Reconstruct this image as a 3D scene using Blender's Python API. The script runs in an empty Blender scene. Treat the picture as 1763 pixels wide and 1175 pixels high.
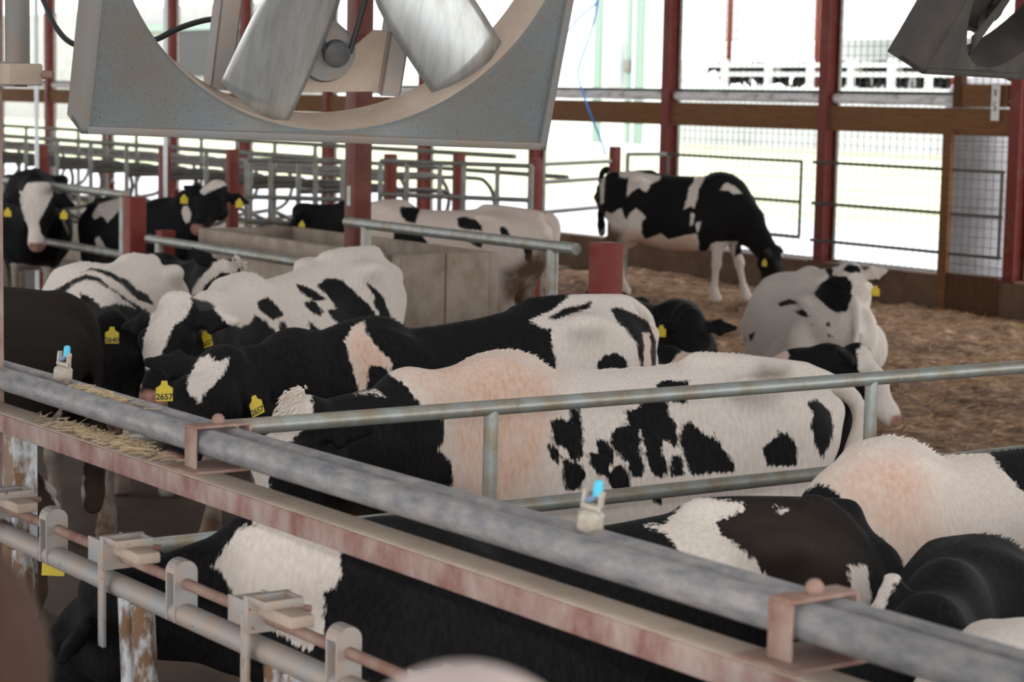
import bpy, bmesh, math, random
import numpy as np
from mathutils import Vector, Matrix

scene = bpy.context.scene
COL = scene.collection
PI = math.pi

# ---------------------------------------------------------------- camera
H_CAM = 2.35
PITCH, ROLL, YAW = math.atan(418.5 / 3672.0), 0.0206, math.radians(34.2)
FH = Vector((-math.cos(YAW), math.sin(YAW), 0.0))          # level view direction
RH = Vector((FH.y, -FH.x, 0.0))                             # level right
UP = Vector((0, 0, 1))
FW = FH * math.cos(PITCH) - UP * math.sin(PITCH)
U0 = UP * math.cos(PITCH) + FH * math.sin(PITCH)
RT = RH * math.cos(ROLL) + U0 * math.sin(ROLL)
UU = U0 * math.cos(ROLL) - RH * math.sin(ROLL)
CAMP = Vector((0, 0, H_CAM))
cam_data = bpy.data.cameras.new('camera')
cam = bpy.data.objects.new('camera', cam_data)
COL.objects.link(cam)
cam_data.sensor_width = 36.0
cam_data.lens = 3672.0 / 1763.0 * 36.0
cam_data.clip_start, cam_data.clip_end = 0.05, 900
m3 = Matrix((RT, UU, -FW)).transposed()
cam.matrix_world = Matrix.Translation(CAMP) @ m3.to_4x4()
cam_data.dof.use_dof = True
cam_data.dof.focus_distance = 6.6
cam_data.dof.aperture_fstop = 5.6
scene.camera = cam
# ---------------------------------------------------------------- colour management, sky, lights
scene.view_settings.view_transform = 'Standard'
scene.view_settings.look = 'None'
scene.view_settings.gamma = 1.0
scene.view_settings.use_curve_mapping = False
scene.view_settings.exposure = -0.5
w = bpy.data.worlds.new('overcast_sky')
scene.world = w
w.use_nodes = True
bgn = w.node_tree.nodes['Background']
bgn.inputs[0].default_value = (0.985, 0.99, 1.0, 1)
bgn.inputs[1].default_value = 4.4

def lamp(name, kind, loc, energy, color=(1, 1, 1), aim=None, **kw):
    d = bpy.data.lights.new(name, kind)
    d.energy = energy
    d.color = color
    for k, v in kw.items():
        setattr(d, k, v)
    o = bpy.data.objects.new(name, d)
    COL.objects.link(o)
    o.location = loc
    if aim is not None:
        o.rotation_euler = (Vector(aim) - Vector(loc)).to_track_quat('-Z', 'Y').to_euler()
    return o
# the flash on top of the camera
FL = Vector((0.02, -0.01, 2.47))
lamp('camera_flash', 'SPOT', FL, 460, (1.0, 0.95, 0.9), aim=FL + (FH - UP * math.tan(math.radians(3.0))) * 8,
     spot_size=math.radians(33), spot_blend=0.32, shadow_soft_size=0.03)

def at(px, py, d=None, z=None, X=None, Y=None):
    """world point seen at a photograph pixel, at view depth d, height z, or on the plane X= or Y="""
    r = FW + RT * ((px - 881.5) / 3672.0) - UU * ((py - 587.5) / 3672.0)
    if d is not None: t = d
    elif z is not None: t = (z - H_CAM) / r.z
    elif X is not None: t = X / r.x
    else: t = Y / r.y
    return CAMP + r * t

# ---------------------------------------------------------------- materials
def nt(name):
    m = bpy.data.materials.new(name)
    m.use_nodes = True
    t = m.node_tree
    b = t.nodes['Principled BSDF']
    return m, t, b
def N(t, typ, **kw):
    n = t.nodes.new(typ)
    for k, v in kw.items():
        setattr(n, k, v)
    return n
def ramp(t, fac, stops):
    r = N(t, 'ShaderNodeValToRGB')
    e = r.color_ramp.elements
    while len(e) < len(stops):
        e.new(0.5)
    for i, (p, c) in enumerate(stops):
        e[i].position = p
        e[i].color = (*c, 1) if len(c) == 3 else c
    t.links.new(fac, r.inputs[0])
    return r.outputs[0]
def noise(t, scale, detail=4, rough=0.6, vec=None, stretch=None):
    n = N(t, 'ShaderNodeTexNoise')
    n.inputs['Scale'].default_value = scale
    n.inputs['Detail'].default_value = detail
    n.inputs['Roughness'].default_value = rough
    if vec is None:
        vec = N(t, 'ShaderNodeTexCoord').outputs['Object']
    if stretch:
        mp = N(t, 'ShaderNodeMapping')
        mp.inputs['Scale'].default_value = stretch
        t.links.new(vec, mp.inputs['Vector'])
        vec = mp.outputs[0]
    t.links.new(vec, n.inputs['Vector'])
    return n.outputs['Fac']
def mixc(t, fac, a, b):
    n = N(t, 'ShaderNodeMix', data_type='RGBA')
    for s, v in ((0, fac), (6, a), (7, b)):
        if hasattr(v, 'is_output') or hasattr(v, 'links'):
            t.links.new(v, n.inputs[s])
        elif s == 0:
            n.inputs[0].default_value = v
        else:
            n.inputs[s].default_value = (*v, 1)
    return n.outputs[2]
def math_n(t, op, a, b=None, c=None, clamp=False):
    n = N(t, 'ShaderNodeMath', operation=op, use_clamp=clamp)
    for i, v in enumerate((a, b, c)):
        if v is None: continue
        if hasattr(v, 'links'): t.links.new(v, n.inputs[i])
        else: n.inputs[i].default_value = v
    return n.outputs[0]
def bump(t, b, h, strength=0.3, dist=0.01):
    n = N(t, 'ShaderNodeBump')
    n.inputs['Strength'].default_value = strength
    n.inputs['Distance'].default_value = dist
    t.links.new(h, n.inputs['Height'])
    t.links.new(n.outputs[0], b.inputs['Normal'])
def worn(name, base, dirt, scale=6, lo=0.42, hi=0.68, rough=0.6, metal=0.0, spots=None, bmp=0.15, stretch=None):
    """base colour with patches of dust or rust, optionally fine specks on top"""
    m, t, b = nt(name)
    f = noise(t, scale, 6, 0.65, stretch=stretch)
    c = ramp(t, f, [(lo, base), (hi, dirt)])
    if spots:
        f2 = noise(t, spots[0], 3, 0.6)
        s = ramp(t, f2, [(spots[1], (0, 0, 0)), (spots[1] + .05, (1, 1, 1))])
        c = mixc(t, s, c, spots[2])
    t.links.new(c, b.inputs['Base Color'])
    b.inputs['Roughness'].default_value = rough
    b.inputs['Metallic'].default_value = metal
    b.inputs['Specular IOR Level'].default_value = .28
    if bmp:
        bump(t, b, f, bmp)
    return m
def plain(name, col, rough=0.6, metal=0.0):
    m, t, b = nt(name)
    b.inputs['Base Color'].default_value = (*col, 1)
    b.inputs['Roughness'].default_value = rough
    b.inputs['Metallic'].default_value = metal
    return m
M = {}
M['red'] = worn('red_oxide_paint', (.165, .022, .014), (.20, .07, .045), 5, .48, .78, .55)
M['red_dark'] = worn('dark_red_paint', (.105, .021, .013), (.15, .05, .033), 5, .45, .75, .5)
M['red_dust'] = worn('dusty_red_steel', (.205, .095, .082), (.34, .265, .235), 12, .35, .66, .8, stretch=(1, 1, .6))
M['dust'] = worn('settled_dust', (.44, .36, .29), (.36, .28, .225), 7, .4, .7, .95)
M['galv'] = worn('galvanised_pipe', (.31, .335, .325), (.27, .235, .175), 11, .40, .62, .42, .55, spots=(60, .68, (.22, .15, .09)))
M['galv_old'] = worn('weathered_galvanised', (.24, .26, .25), (.21, .17, .13), 9, .4, .65, .45, .5)
M['galv_dust'] = worn('dusty_galvanised', (.33, .33, .33), (.39, .315, .265), 14, .40, .60, .65, .3, spots=(50, .66, (.25, .11, .06)))
M['galv_mud'] = worn('muddy_galvanised', (.46, .48, .50), (.15, .085, .045), 8, .44, .52, .5, .3, stretch=(1, 1, .45))
M['blackpipe'] = worn('dusty_black_plastic_pipe', (.11, .118, .142), (.34, .315, .295), 26, .30, .72, .5, stretch=(.5, 1.2, 1.2))
M['rust'] = worn('dusty_rust', (.20, .10, .075), (.33, .24, .20), 8, .35, .65, .85)
M['fan_steel'] = worn('dusty_galvanised_sheet', (.145, .165, .17), (.155, .14, .122), 3.5, .40, .64, .5, .3, spots=(240, .60, (.095, .08, .068)))
M['fan_rim'] = worn('dusty_sheet_edge', (.20, .205, .20), (.23, .185, .15), 7, .38, .62, .7, .2)
M['blade'] = worn('aluminium_blade', (.56, .58, .58), (.42, .41, .38), 5, .4, .7, .33, .75, stretch=(6, 6, 1))
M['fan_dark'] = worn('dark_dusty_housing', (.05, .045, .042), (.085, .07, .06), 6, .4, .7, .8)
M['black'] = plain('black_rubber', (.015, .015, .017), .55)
M['motor'] = worn('dark_grey_motor', (.05, .052, .055), (.11, .10, .09), 12, .45, .7, .6)
M['concrete'] = worn('dirty_concrete', (.33, .27, .22), (.21, .16, .12), 5, .38, .66, .95)
M['alley'] = worn('wet_dung_concrete', (.045, .029, .019), (.085, .055, .036), 2.2, .38, .62, .55)
M['sill'] = worn('dung_stained_concrete', (.16, .10, .065), (.10, .06, .04), 3, .4, .65, .95)
M['wood'] = worn('brown_timber', (.20, .095, .035), (.14, .065, .028), 4, .35, .65, .8, stretch=(1, 1, 9))
M['wood_dark'] = worn('dark_timber', (.11, .05, .022), (.07, .032, .016), 4, .35, .65, .8, stretch=(9, 9, 1))
M['steel_dark'] = worn('dark_steel_rail', (.10, .10, .095), (.15, .13, .11), 8, .4, .7, .5, .5)
M['wire'] = plain('wire', (.07, .07, .07), .6, .2)
M['curtain'] = worn('dirty_white_tarp', (.78, .77, .77), (.34, .31, .30), 7, .5, .7, .9, stretch=(1, 1, 2))
M['white_clad'] = worn('white_cladding', (.85, .88, .90), (.80, .84, .86), 1, .4, .7, .6)
M['green_trim'] = plain('sage_green_trim', (.26, .36, .31), .6)
M['roof'] = worn('roof_sheet', (.40, .40, .40), (.33, .32, .31), 1, .4, .7, .7)
M['grey_box'] = plain('pale_grey_enamel', (.55, .57, .62), .5)
M['blue_rope'] = plain('blue_rope', (.06, .30, .85), .7)
M['yellow'] = worn('yellow_tag_plastic', (.66, .50, .02), (.54, .40, .03), 30, .4, .8, .4)
M['ink'] = plain('black_ink', (.012, .012, .012), .6)
M['clear'] = worn('scaled_clear_plastic', (.46, .42, .37), (.32, .27, .21), 40, .35, .65, .25)
M['nozzle_blue'] = plain('blue_cap', (.08, .50, .72), .35)
M['nozzle_grey'] = plain('blue_grey_clip', (.13, .19, .28), .4)
M['tank'] = worn('weathered_tank', (.30, .29, .295), (.20, .19, .195), 2, .4, .7, .45, .4)
M['straw'] = worn('straw', (.62, .42, .17), (.48, .31, .12), 20, .4, .7, .8)
M['eye'] = plain('dark_eye', (.006, .005, .006), .06)
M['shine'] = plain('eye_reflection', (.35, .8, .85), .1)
M['hoof'] = plain('hoof_horn', (.05, .04, .035), .6)
M['paper'] = plain('white_sign_board', (.75, .74, .72), .7)
M['hair'] = worn('brown_hair', (.085, .040, .026), (.050, .024, .016), 30, .35, .65, .8, stretch=(1, 1, .15))
M['skin'] = plain('skin', (.50, .29, .22), .55)
M['cap'] = plain('pale_pink_knit', (.74, .61, .56), .9)
M['jacket'] = plain('dark_jacket', (.05, .05, .06), .9)

def grass_mat():
    m, t, b = nt('mown_grass')
    f = noise(t, .35, 6)
    t.links.new(ramp(t, f, [(.35, (.50, .56, .32)), (.65, (.66, .66, .48))]), b.inputs['Base Color'])
    b.inputs['Roughness'].default_value = .95
    return m
M['grass'] = grass_mat()
M['yard'] = worn('pale_concrete_yard', (.62, .63, .66), (.52, .53, .56), .6, .4, .7, .9)
def bedding_mat():
    m, t, b = nt('brown_bedding')
    f = noise(t, 9, 8, .72)
    g = noise(t, 1.3, 4, .6)
    c = ramp(t, f, [(.32, (.075, .036, .019)), (.46, (.26, .148, .085)), (.57, (.44, .275, .172)), (.70, (.80, .62, .46))])
    d = ramp(t, g, [(.35, (.55, .5, .48)), (.65, (1.15, 1.1, 1.05))])
    mul = N(t, 'ShaderNodeMix', data_type='RGBA', blend_type='MULTIPLY')
    mul.inputs[0].default_value = 1.0
    t.links.new(c, mul.inputs[6]); t.links.new(d, mul.inputs[7])
    t.links.new(mul.outputs[2], b.inputs['Base Color'])
    b.inputs['Roughness'].default_value = .95
    bump(t, b, f, .9, .05)
    return m
M['bedding'] = bedding_mat()

def coat_mat():
    m, t, b = nt('holstein_coat')
    def attr(n):
        a = N(t, 'ShaderNodeAttribute'); a.attribute_name = n
        return a.outputs['Fac']
    fur = noise(t, 85, 3, .6, stretch=(1, 1, .25))
    fur2 = noise(t, 150, 2, .5, stretch=(.5, .5, .16))
    big = noise(t, 5, 4, .6)
    edge = math_n(t, 'MULTIPLY_ADD', fur, .036, -.018)
    edge2 = math_n(t, 'MULTIPLY_ADD', big, .03, -.015)
    f = math_n(t, 'ADD', math_n(t, 'ADD', attr('coat'), edge), edge2)
    mask = math_n(t, 'MULTIPLY_ADD', f, 110.0, .5, clamp=True)
    whites = ramp(t, fur, [(.3, (.54, .475, .425)), (.65, (.64, .575, .52))])
    whites = mixc(t, math_n(t, 'MULTIPLY', attr('tan'), math_n(t, 'MULTIPLY_ADD', big, 2.2, -.30, clamp=True), clamp=True), whites, ramp(t, fur2, [(.3, (.50, .33, .25)), (.7, (.62, .44, .35))]))
    blacks = ramp(t, fur, [(.35, (.005, .0046, .005)), (.7, (.012, .011, .011))])
    blacks = mixc(t, math_n(t, 'MULTIPLY', attr('brown'), 1.0, clamp=True), blacks, (.028, .020, .016))
    c = mixc(t, mask, blacks, whites)
    dn = math_n(t, 'MULTIPLY_ADD', big, 1.6, -.8)
    dirt = math_n(t, 'MULTIPLY', attr('dirt'), math_n(t, 'ADD', dn, 1.0), clamp=True)
    c = mixc(t, dirt, c, (.10, .06, .035))
    c = mixc(t, attr('pink'), c, ramp(t, big, [(.4, (.42, .22, .17)), (.6, (.22, .12, .10))]))
    t.links.new(c, b.inputs['Base Color'])
    b.inputs['Roughness'].default_value = .75
    b.inputs['Specular IOR Level'].default_value = .10
    bump(t, b, fur2, .28, .006)
    return m
M['coat'] = coat_mat()

# ---------------------------------------------------------------- object helpers
def tag(o, label=None, cat=None, group=None, kind=None):
    if label: o['label'] = label
    if cat: o['category'] = cat
    if group: o['group'] = group
    if kind: o['kind'] = kind
    return o
def link(name, me, mat, parent=None, smooth=False):
    o = bpy.data.objects.new(name, me)
    COL.objects.link(o)
    if mat is not None and not me.materials:
        me.materials.append(M[mat] if isinstance(mat, str) else mat)
    if parent is not None:
        o.parent = parent
    if smooth:
        me.polygons.foreach_set('use_smooth', [True] * len(me.polygons))
    return o
def empty(name, loc=(0, 0, 0), rz=0.0):
    o = bpy.data.objects.new(name, None)
    COL.objects.link(o)
    o.location = loc
    o.rotation_euler = (0, 0, rz)
    o.empty_display_size = .1
    return o

class MB:
    """collects primitive shapes into one mesh"""
    def __init__(self):
        self.bm = bmesh.new()
    def box(self, lo, hi, bev=0.0, mat=None):
        lo, hi = Vector(lo), Vector(hi)
        r = bmesh.ops.create_cube(self.bm, size=1.0)
        vs = r['verts']
        for v in vs:
            v.co = Vector((lo[i] + (v.co[i] + .5) * (hi[i] - lo[i]) for i in range(3)))
        if bev:
            es = list({e for v in vs for e in v.link_edges})
            r2 = bmesh.ops.bevel(self.bm, geom=es, offset=bev, segments=2, affect='EDGES', profile=.5)
            vs = list({v for f in r2['faces'] for v in f.verts} | {v for v in vs if v.is_valid})
        if mat is not None:
            for v in vs: v.co = mat @ v.co
        return self
    def bar(self, a, b, w, h, bev=0.0, up=(0, 0, 1)):
        """rectangular bar from a to b, w wide and h high"""
        a, b = Vector(a), Vector(b)
        d = (b - a); L = d.length; d.normalize()
        s = d.cross(Vector(up))
        if s.length < 1e-4: s = d.cross(Vector((1, 0, 0)))
        s.normalize()
        u = s.cross(d)
        mt = Matrix((s, d, u)).transposed().to_4x4()
        mt.translation = a
        return self.box((-w / 2, 0, -h / 2), (w / 2, L, h / 2), bev, mt)
    def tube(self, pts, r, seg=12, closed_ends=True, rads=None):
        pts = [Vector(p) for p in pts]
        n = len(pts)
        rings = []
        prev = None
        for i, p in enumerate(pts):
            d = (pts[min(i + 1, n - 1)] - pts[max(i - 1, 0)]).normalized()
            if prev is None:
                s = d.cross(Vector((0, 0, 1)))
                if s.length < 1e-3: s = d.cross(Vector((1, 0, 0)))
            else:
                s = prev - d * prev.dot(d)
                if s.length < 1e-4: s = d.cross(Vector((1, 0, 0)))
            s.normalize(); prev = s
            u = d.cross(s)
            rr = rads[i] if rads else r
            rings.append([self.bm.verts.new(p + (s * math.cos(2 * PI * k / seg) + u * math.sin(2 * PI * k / seg)) * rr) for k in range(seg)])
        for i in range(n - 1):
            for k in range(seg):
                self.bm.faces.new((rings[i][k], rings[i][(k + 1) % seg], rings[i + 1][(k + 1) % seg], rings[i + 1][k]))
        if closed_ends:
            self.bm.faces.new(list(reversed(rings[0]))); self.bm.faces.new(rings[-1])
        return self
    def lathe(self, prof, mat, seg=32, caps=True):
        """profile of (radius, height) spun about the local z of mat"""
        rings = []
        for r, z in prof:
            rings.append([self.bm.verts.new(mat @ Vector((r * math.cos(2 * PI * k / seg), r * math.sin(2 * PI * k / seg), z))) for k in range(seg)])
        for i in range(len(prof) - 1):
            for k in range(seg):
                self.bm.faces.new((rings[i][k], rings[i][(k + 1) % seg], rings[i + 1][(k + 1) % seg], rings[i + 1][k]))
        if caps and prof[0][0] > 1e-4: self.bm.faces.new(list(reversed(rings[0])))
        if caps and prof[-1][0] > 1e-4: self.bm.faces.new(rings[-1])
        return self
    def poly(self, pts, thick, mat):
        """flat outline (2D) given a thickness along local z of mat"""
        a = [self.bm.verts.new(mat @ Vector((x, y, 0))) for x, y in pts]
        b = [self.bm.verts.new(mat @ Vector((x, y, thick))) for x, y in pts]
        n = len(pts)
        self.bm.faces.new(list(reversed(a))); self.bm.faces.new(b)
        for i in range(n):
            self.bm.faces.new((a[i], a[(i + 1) % n], b[(i + 1) % n], b[i]))
        return self
    def ball(self, c, r, sub=2, sc=(1, 1, 1)):
        r_ = bmesh.ops.create_icosphere(self.bm, subdivisions=sub, radius=r)
        for v in r_['verts']:
            v.co = Vector((v.co.x * sc[0], v.co.y * sc[1], v.co.z * sc[2])) + Vector(c)
        return self
    def build(self, name, mat, parent=None, smooth=None, ang=35):
        bmesh.ops.recalc_face_normals(self.bm, faces=self.bm.faces)
        me = bpy.data.meshes.new(name)
        for f in self.bm.faces: f.smooth = True
        for e in self.bm.edges:
            if len(e.link_faces) == 2 and e.calc_face_angle(0) > math.radians(ang): e.smooth = False
        self.bm.to_mesh(me)
        self.bm.free()
        return link(name, me, mat, parent)
def copy_tree(o, parent=None):
    c = o.copy()
    COL.objects.link(c)
    if parent is not None: c.parent = parent
    for ch in list(o.children): copy_tree(ch, c)
    return c
def frame_mat(x, y, z, loc):
    m = Matrix((Vector(x), Vector(y), Vector(z))).transposed().to_4x4()
    m.translation = Vector(loc)
    return m
def catmull(pts, n=8):
    P = [Vector(p) for p in pts]
    out = []
    for i in range(len(P) - 1):
        p0, p1, p2, p3 = P[max(i - 1, 0)], P[i], P[i + 1], P[min(i + 2, len(P) - 1)]
        for k in range(n):
            t = k / n
            out.append(.5 * ((2 * p1) + (p2 - p0) * t + (2 * p0 - 5 * p1 + 4 * p2 - p3) * t * t + (3 * p1 - p0 - 3 * p2 + p3) * t ** 3))
    out.append(P[-1])
    return out
# ---------------------------------------------------------------- the herd: pose, place and coat of every animal
# (lengths in metres in each animal's own frame: x to its front, y to its left, z up from its feet)
COWS = [
    {'fringe': True, 's': 0.985, 'tilt': -0.023, 'base': 'white', 'vox': 0.013, 'hup': (0.6, 0, 1), 'tuft': 'w', 'tags': [(-1, None, 0.5, [1.462, 0.713, 1.212])], 'label': 'white cow with black spots and tan shoulder behind the two galvanised rails', 'tail': [[-0.791, 0.032, 1.3], [-0.937, -0.005, 1.249], [-1.026, -0.011, 1.182], [-1.037, 0.008, 1.08], [-1.008, 0.011, 0.943]], 'poll': [1.456, 0.426, 1.314], 'nose': [1.643, 0.596, 1.035], 'cam': [3.73, 6.96, 2.35], 'spray': [-0.466, -0.87, -0.158], 'loc': [-6.27, 4.79, 0.0], 'rz': -1.7314, 'key': 'B'},
    {'fringe': True, 's': 1.018, 'tilt': 0.081, 'base': 'black', 'vox': 0.014, 'hup': [0.456, 0.881, 0.124], 'tuft': None, 'tags': [(1, '2657', 0, [1.615, 0.334, 1.276]), (-1, '2657', 0.9, [1.321, 0.487, 1.22], 0.45)], 'glint': (-1,), 'ear': (-0.45, -0.1), 'label': 'black cow with a tan shoulder stripe, white rump and ear tag 2657', 'tail': [[-0.904, -0.135, 1.429], [-1.042, -0.152, 1.36], [-1.059, -0.126, 1.268], [-1.009, -0.071, 1.061]], 'poll': [1.326, 0.284, 1.329], 'nose': [1.609, 0.493, 1.049], 'cam': [5.08, 7.53, 2.35], 'spray': [-0.554, -0.822, -0.134], 'loc': [-7.6, 4.97, 0.0], 'rz': -1.5568, 'key': 'C2'},
    {'fringe': True, 'wide': 0.9, 'crest': -0.03, 's': 1.017, 'tilt': 0.1, 'base': 'white', 'vox': 0.017, 'hup': (0.6, 0, 1), 'tags': [(1, '2657', 0.8, [1.656, 0.568, 1.263], 0.35)], 'glint': (1,), 'tail': False, 'label': 'white faced cow with one black eye side and a white back with black spots', 'poll': [1.71, 0.432, 1.384], 'nose': [2.051, 0.522, 1.005], 'cam': [9.65, 6.22, 2.35], 'spray': [-0.836, -0.539, -0.107], 'loc': [-10.1, 5.46, 0.0], 'rz': -1.0681, 'key': 'C3'},
    {'crest': 0.1, 's': 0.915, 'tilt': 0.033, 'base': 'black', 'vox': 0.012, 'hup': (0.6, 0, 1), 'ear': (-0.1, -0.35), 'tags': [(1, None, 0.3, [1.263, -0.808, 1.114])], 'label': 'black cow with white neck and white loin band, head low behind the headlocks', 'tail': [[-0.565, 0.066, 1.295], [-0.632, 0.073, 1.263], [-0.678, 0.097, 1.211], [-0.689, 0.131, 1.148], [-0.681, 0.161, 1.054]], 'poll': [1.213, -0.431, 1.094], 'nose': [1.316, -0.707, 0.827], 'cam': [2.15, 4.93, 2.35], 'spray': [-0.388, -0.889, -0.242], 'loc': [-4.31, 3.22, 0.0], 'rz': -1.8012, 'key': 'A'},
    {'dirty': 0.0, 's': 0.955, 'tilt': -0.01, 'base': 'black', 'vox': 0.02, 'hup': (1, 0, 0.6), 'tags': [(-1, None, 0.8, [1.073, -0.482, 0.504])], 'legs': (-0.06, 0.22, -0.22, 0.05), 'belly': 0.03, 'hs': 0.95, 'label': 'black and white cow standing at the far side and sniffing the bedding', 'tail': [[-0.795, 0.071, 1.355], [-0.886, 0.194, 1.299], [-0.906, 0.214, 1.077], [-0.865, 0.178, 0.67]], 'poll': [1.193, -0.331, 0.56], 'nose': [1.214, -0.496, 0.007], 'cam': [5.39, -22.17, 2.1], 'spray': [-0.236, 0.971, -0.046], 'loc': [-17.85, 14.21, 0.25], 'rz': 0.6597, 'key': 'C11'},
    {'dirty': 0.0, 's': 0.985, 'tilt': 0.015, 'base': 'white', 'vox': 0.02, 'hup': (0.6, 0, 1), 'alltan': 0.35, 'tags': [(1, None, 0.8, [1.23, 0.265, 1.233])], 'label': 'dirty white cow with dung stained thigh behind the end of the trough', 'tail': [[-1.022, 0.359, 1.362], [-1.1, 0.385, 1.288], [-1.124, 0.456, 1.083], [-1.125, 0.513, 0.628]], 'poll': [1.377, 0.105, 1.296], 'nose': [1.448, 0.181, 0.983], 'cam': [-8.0, 14.87, 2.25], 'spray': [0.473, -0.879, -0.069], 'loc': [-14.24, 9.08, 0.1], 'rz': -2.632, 'key': 'C10'},
    {'s': 1.05, 'base': 'black', 'vox': 0.02, 'hup': [0.998, 0.044, 0.045], 'glint': (-1, 1), 'ear': (-0.5, -0.1), 'tags': [(1, None, 0.2, [1.667, 0.33, 1.227]), (-1, None, 0.2, [1.583, -0.141, 1.237])], 'label': 'black cow with a wide white blaze facing out between the two end rails', 'poll': [1.509, 0.131, 1.404], 'nose': [1.776, 0.102, 0.819], 'cam': [20.16, 0.95, 2.25], 'spray': [-0.997, -0.047, -0.054], 'loc': [-18.776, 7.393, 0.1], 'rz': -0.4224, 'key': 'C7'},
    {'s': 0.98, 'base': 'black', 'vox': 0.02, 'hup': (0.3, 0, 1), 'glint': (1,), 'ear': (-0.1, -0.1), 'tags': [(1, None, 0.2, [1.652, 0.153, 1.48]), (-1, None, 0.2, [1.388, -0.219, 1.504])], 'label': 'black cow with a white forehead stripe looking over the end of the trough', 'poll': [1.446, 0.055, 1.576], 'nose': [1.695, -0.27, 1.25], 'cam': [17.39, -8.09, 2.35], 'spray': [-0.905, 0.421, -0.066], 'loc': [-17.496, 7.844, 0.0], 'rz': 0.014, 'key': 'C9'},
    {'fringe': True, 's': 1.0, 'base': 'white', 'vox': 0.017, 'hup': [0.952, 0.286, 0.108], 'tags': [(-1, '2640', 0, [1.894, 0.571, 1.273])], 'ear': (-0.5, -0.1), 'label': 'white cow with black chevron stripes over its back and a black head', 'poll': [1.506, 0.446, 1.237], 'nose': [1.638, 0.528, 0.895], 'cam': [11.34, 3.4, 2.35], 'spray': [-0.953, -0.286, -0.105], 'loc': [-10.858, 4.72, 0.0], 'rz': -0.7016, 'key': 'C5'},
    {'dirty': 0.45, 's': 1.045, 'base': 'black', 'brown': 0.5, 'vox': 0.02, 'poll': [1.3, 0.0, 1.35], 'nose': [1.7, 0.0, 1.1], 'label': 'dark brown cow at the edge of the frame behind the first spray nozzle', 'cam': [-0.34, 9.58, 2.35], 'spray': [0.035, -0.992, -0.124], 'loc': [-9.161, 2.83, 0.0], 'rz': -1.9059, 'key': 'C4'},
    {'s': 0.91, 'base': 'black', 'vox': 0.02, 'hup': [0.951, -0.3, 0.081], 'tuft': 'w', 'label': 'black cow with a white blaze standing before the trough behind the white faced cow', 'poll': [1.091, 0.017, 1.317], 'nose': [1.312, -0.284, 1.094], 'cam': [13.18, -3.79, 2.35], 'spray': [-0.956, 0.275, -0.098], 'loc': [-12.401, 5.852, 0.0], 'rz': -0.1606, 'key': 'C6'},
    {'s': 0.9, 'lying': True, 'base': 'black', 'vox': 0.018, 'hup': [0.836, -0.539, 0.1], 'ear': (-0.1, -0.05), 'hs': 1.1, 'tags': [(-1, None, 0.3, [1.113, -0.523, 0.67])], 'label': 'all black cow lying with its head up and both ears out', 'poll': [1.112, -0.299, 0.72], 'nose': [1.457, -0.497, 0.318], 'cam': [12.69, -7.77, 2.1], 'spray': [-0.851, 0.52, -0.074], 'loc': [-11.781, 9.092, 0.25], 'rz': -0.1082, 'key': 'C13'},
    {'s': 0.93, 'wide': 1.0, 'lying': True, 'base': 'white', 'vox': 0.018, 'hup': (0.3, 0, 1), 'ear': (0, -0.1), 'tags': [(1, None, 0.3, [-0.525, -0.291, 0.791])], 'label': 'white lying cow with a black neck patch, its head turned away', 'poll': [-0.367, -0.169, 0.898], 'nose': [-0.264, -0.367, 0.524], 'cam': [-14.5, 7.04, 2.1], 'spray': [0.898, -0.436, -0.067], 'loc': [-11.957, 10.802, 0.25], 'rz': 2.8588, 'key': 'C12'},
    {'s': 0.9, 'lying': True, 'base': 'black', 'vox': 0.016, 'hup': (0.3, 0, 1), 'ear': (-0.1, -0.6), 'hs': 0.9, 'label': 'lying cow with a tan back and white face just behind the spotted cow', 'poll': [0.763, -0.432, 0.799], 'nose': [0.989, -0.545, 0.485], 'cam': [0.08, -11.79, 2.1], 'spray': [-0.007, 0.996, -0.094], 'loc': [-9.058, 7.547, 0.25], 'rz': 0.8692, 'key': 'C14'},
    {'fringe': True, 's': 0.96, 'base': 'white', 'vox': 0.015, 'hup': (0.6, 0, 1), 'alltan': 0.15, 'tail': False, 'label': 'pinkish white cow with a black neck behind the raised tail of another cow', 'poll': [0.862, -0.003, 1.128], 'nose': [0.853, -0.146, 0.937], 'cam': [4.43, 4.82, 2.35], 'spray': [-0.664, -0.722, -0.194], 'loc': [-4.4, 4.85, 0.0], 'rz': -1.6616, 'eartip': [[0.981, -0.113, 1.024], None], 'key': 'D'},
    {'fringe': True, 's': 0.9, 'base': 'black', 'vox': 0.014, 'hup': (0.6, 0, 1), 'tail': False, 'label': 'soot black cow with a pale ear behind the lower pipe clamp', 'poll': [1.098, 0.45, 1.28], 'nose': [1.224, 0.439, 1.184], 'cam': [4.29, 3.61, 2.35], 'spray': [-0.743, -0.626, -0.236], 'loc': [-3.6, 4.3, 0.0], 'rz': -1.5743, 'eartip': [[1.355, 0.523, 1.258], [0.97, 0.226, 1.331]], 'key': 'E'},
    {'s': 0.92, 'base': 'white', 'vox': 0.018, 'poll': [1.1, 0.0, 0.85], 'nose': [1.35, 0.0, 0.5], 'tail': False, 'label': 'white cow of which only the back shows, next to the soot black cow', 'cam': [3.71, 2.91, 2.35], 'spray': [-0.757, -0.594, -0.273], 'loc': [-2.9, 3.72, 0.0], 'rz': -1.5743, 'key': 'Fc'},
]
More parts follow.
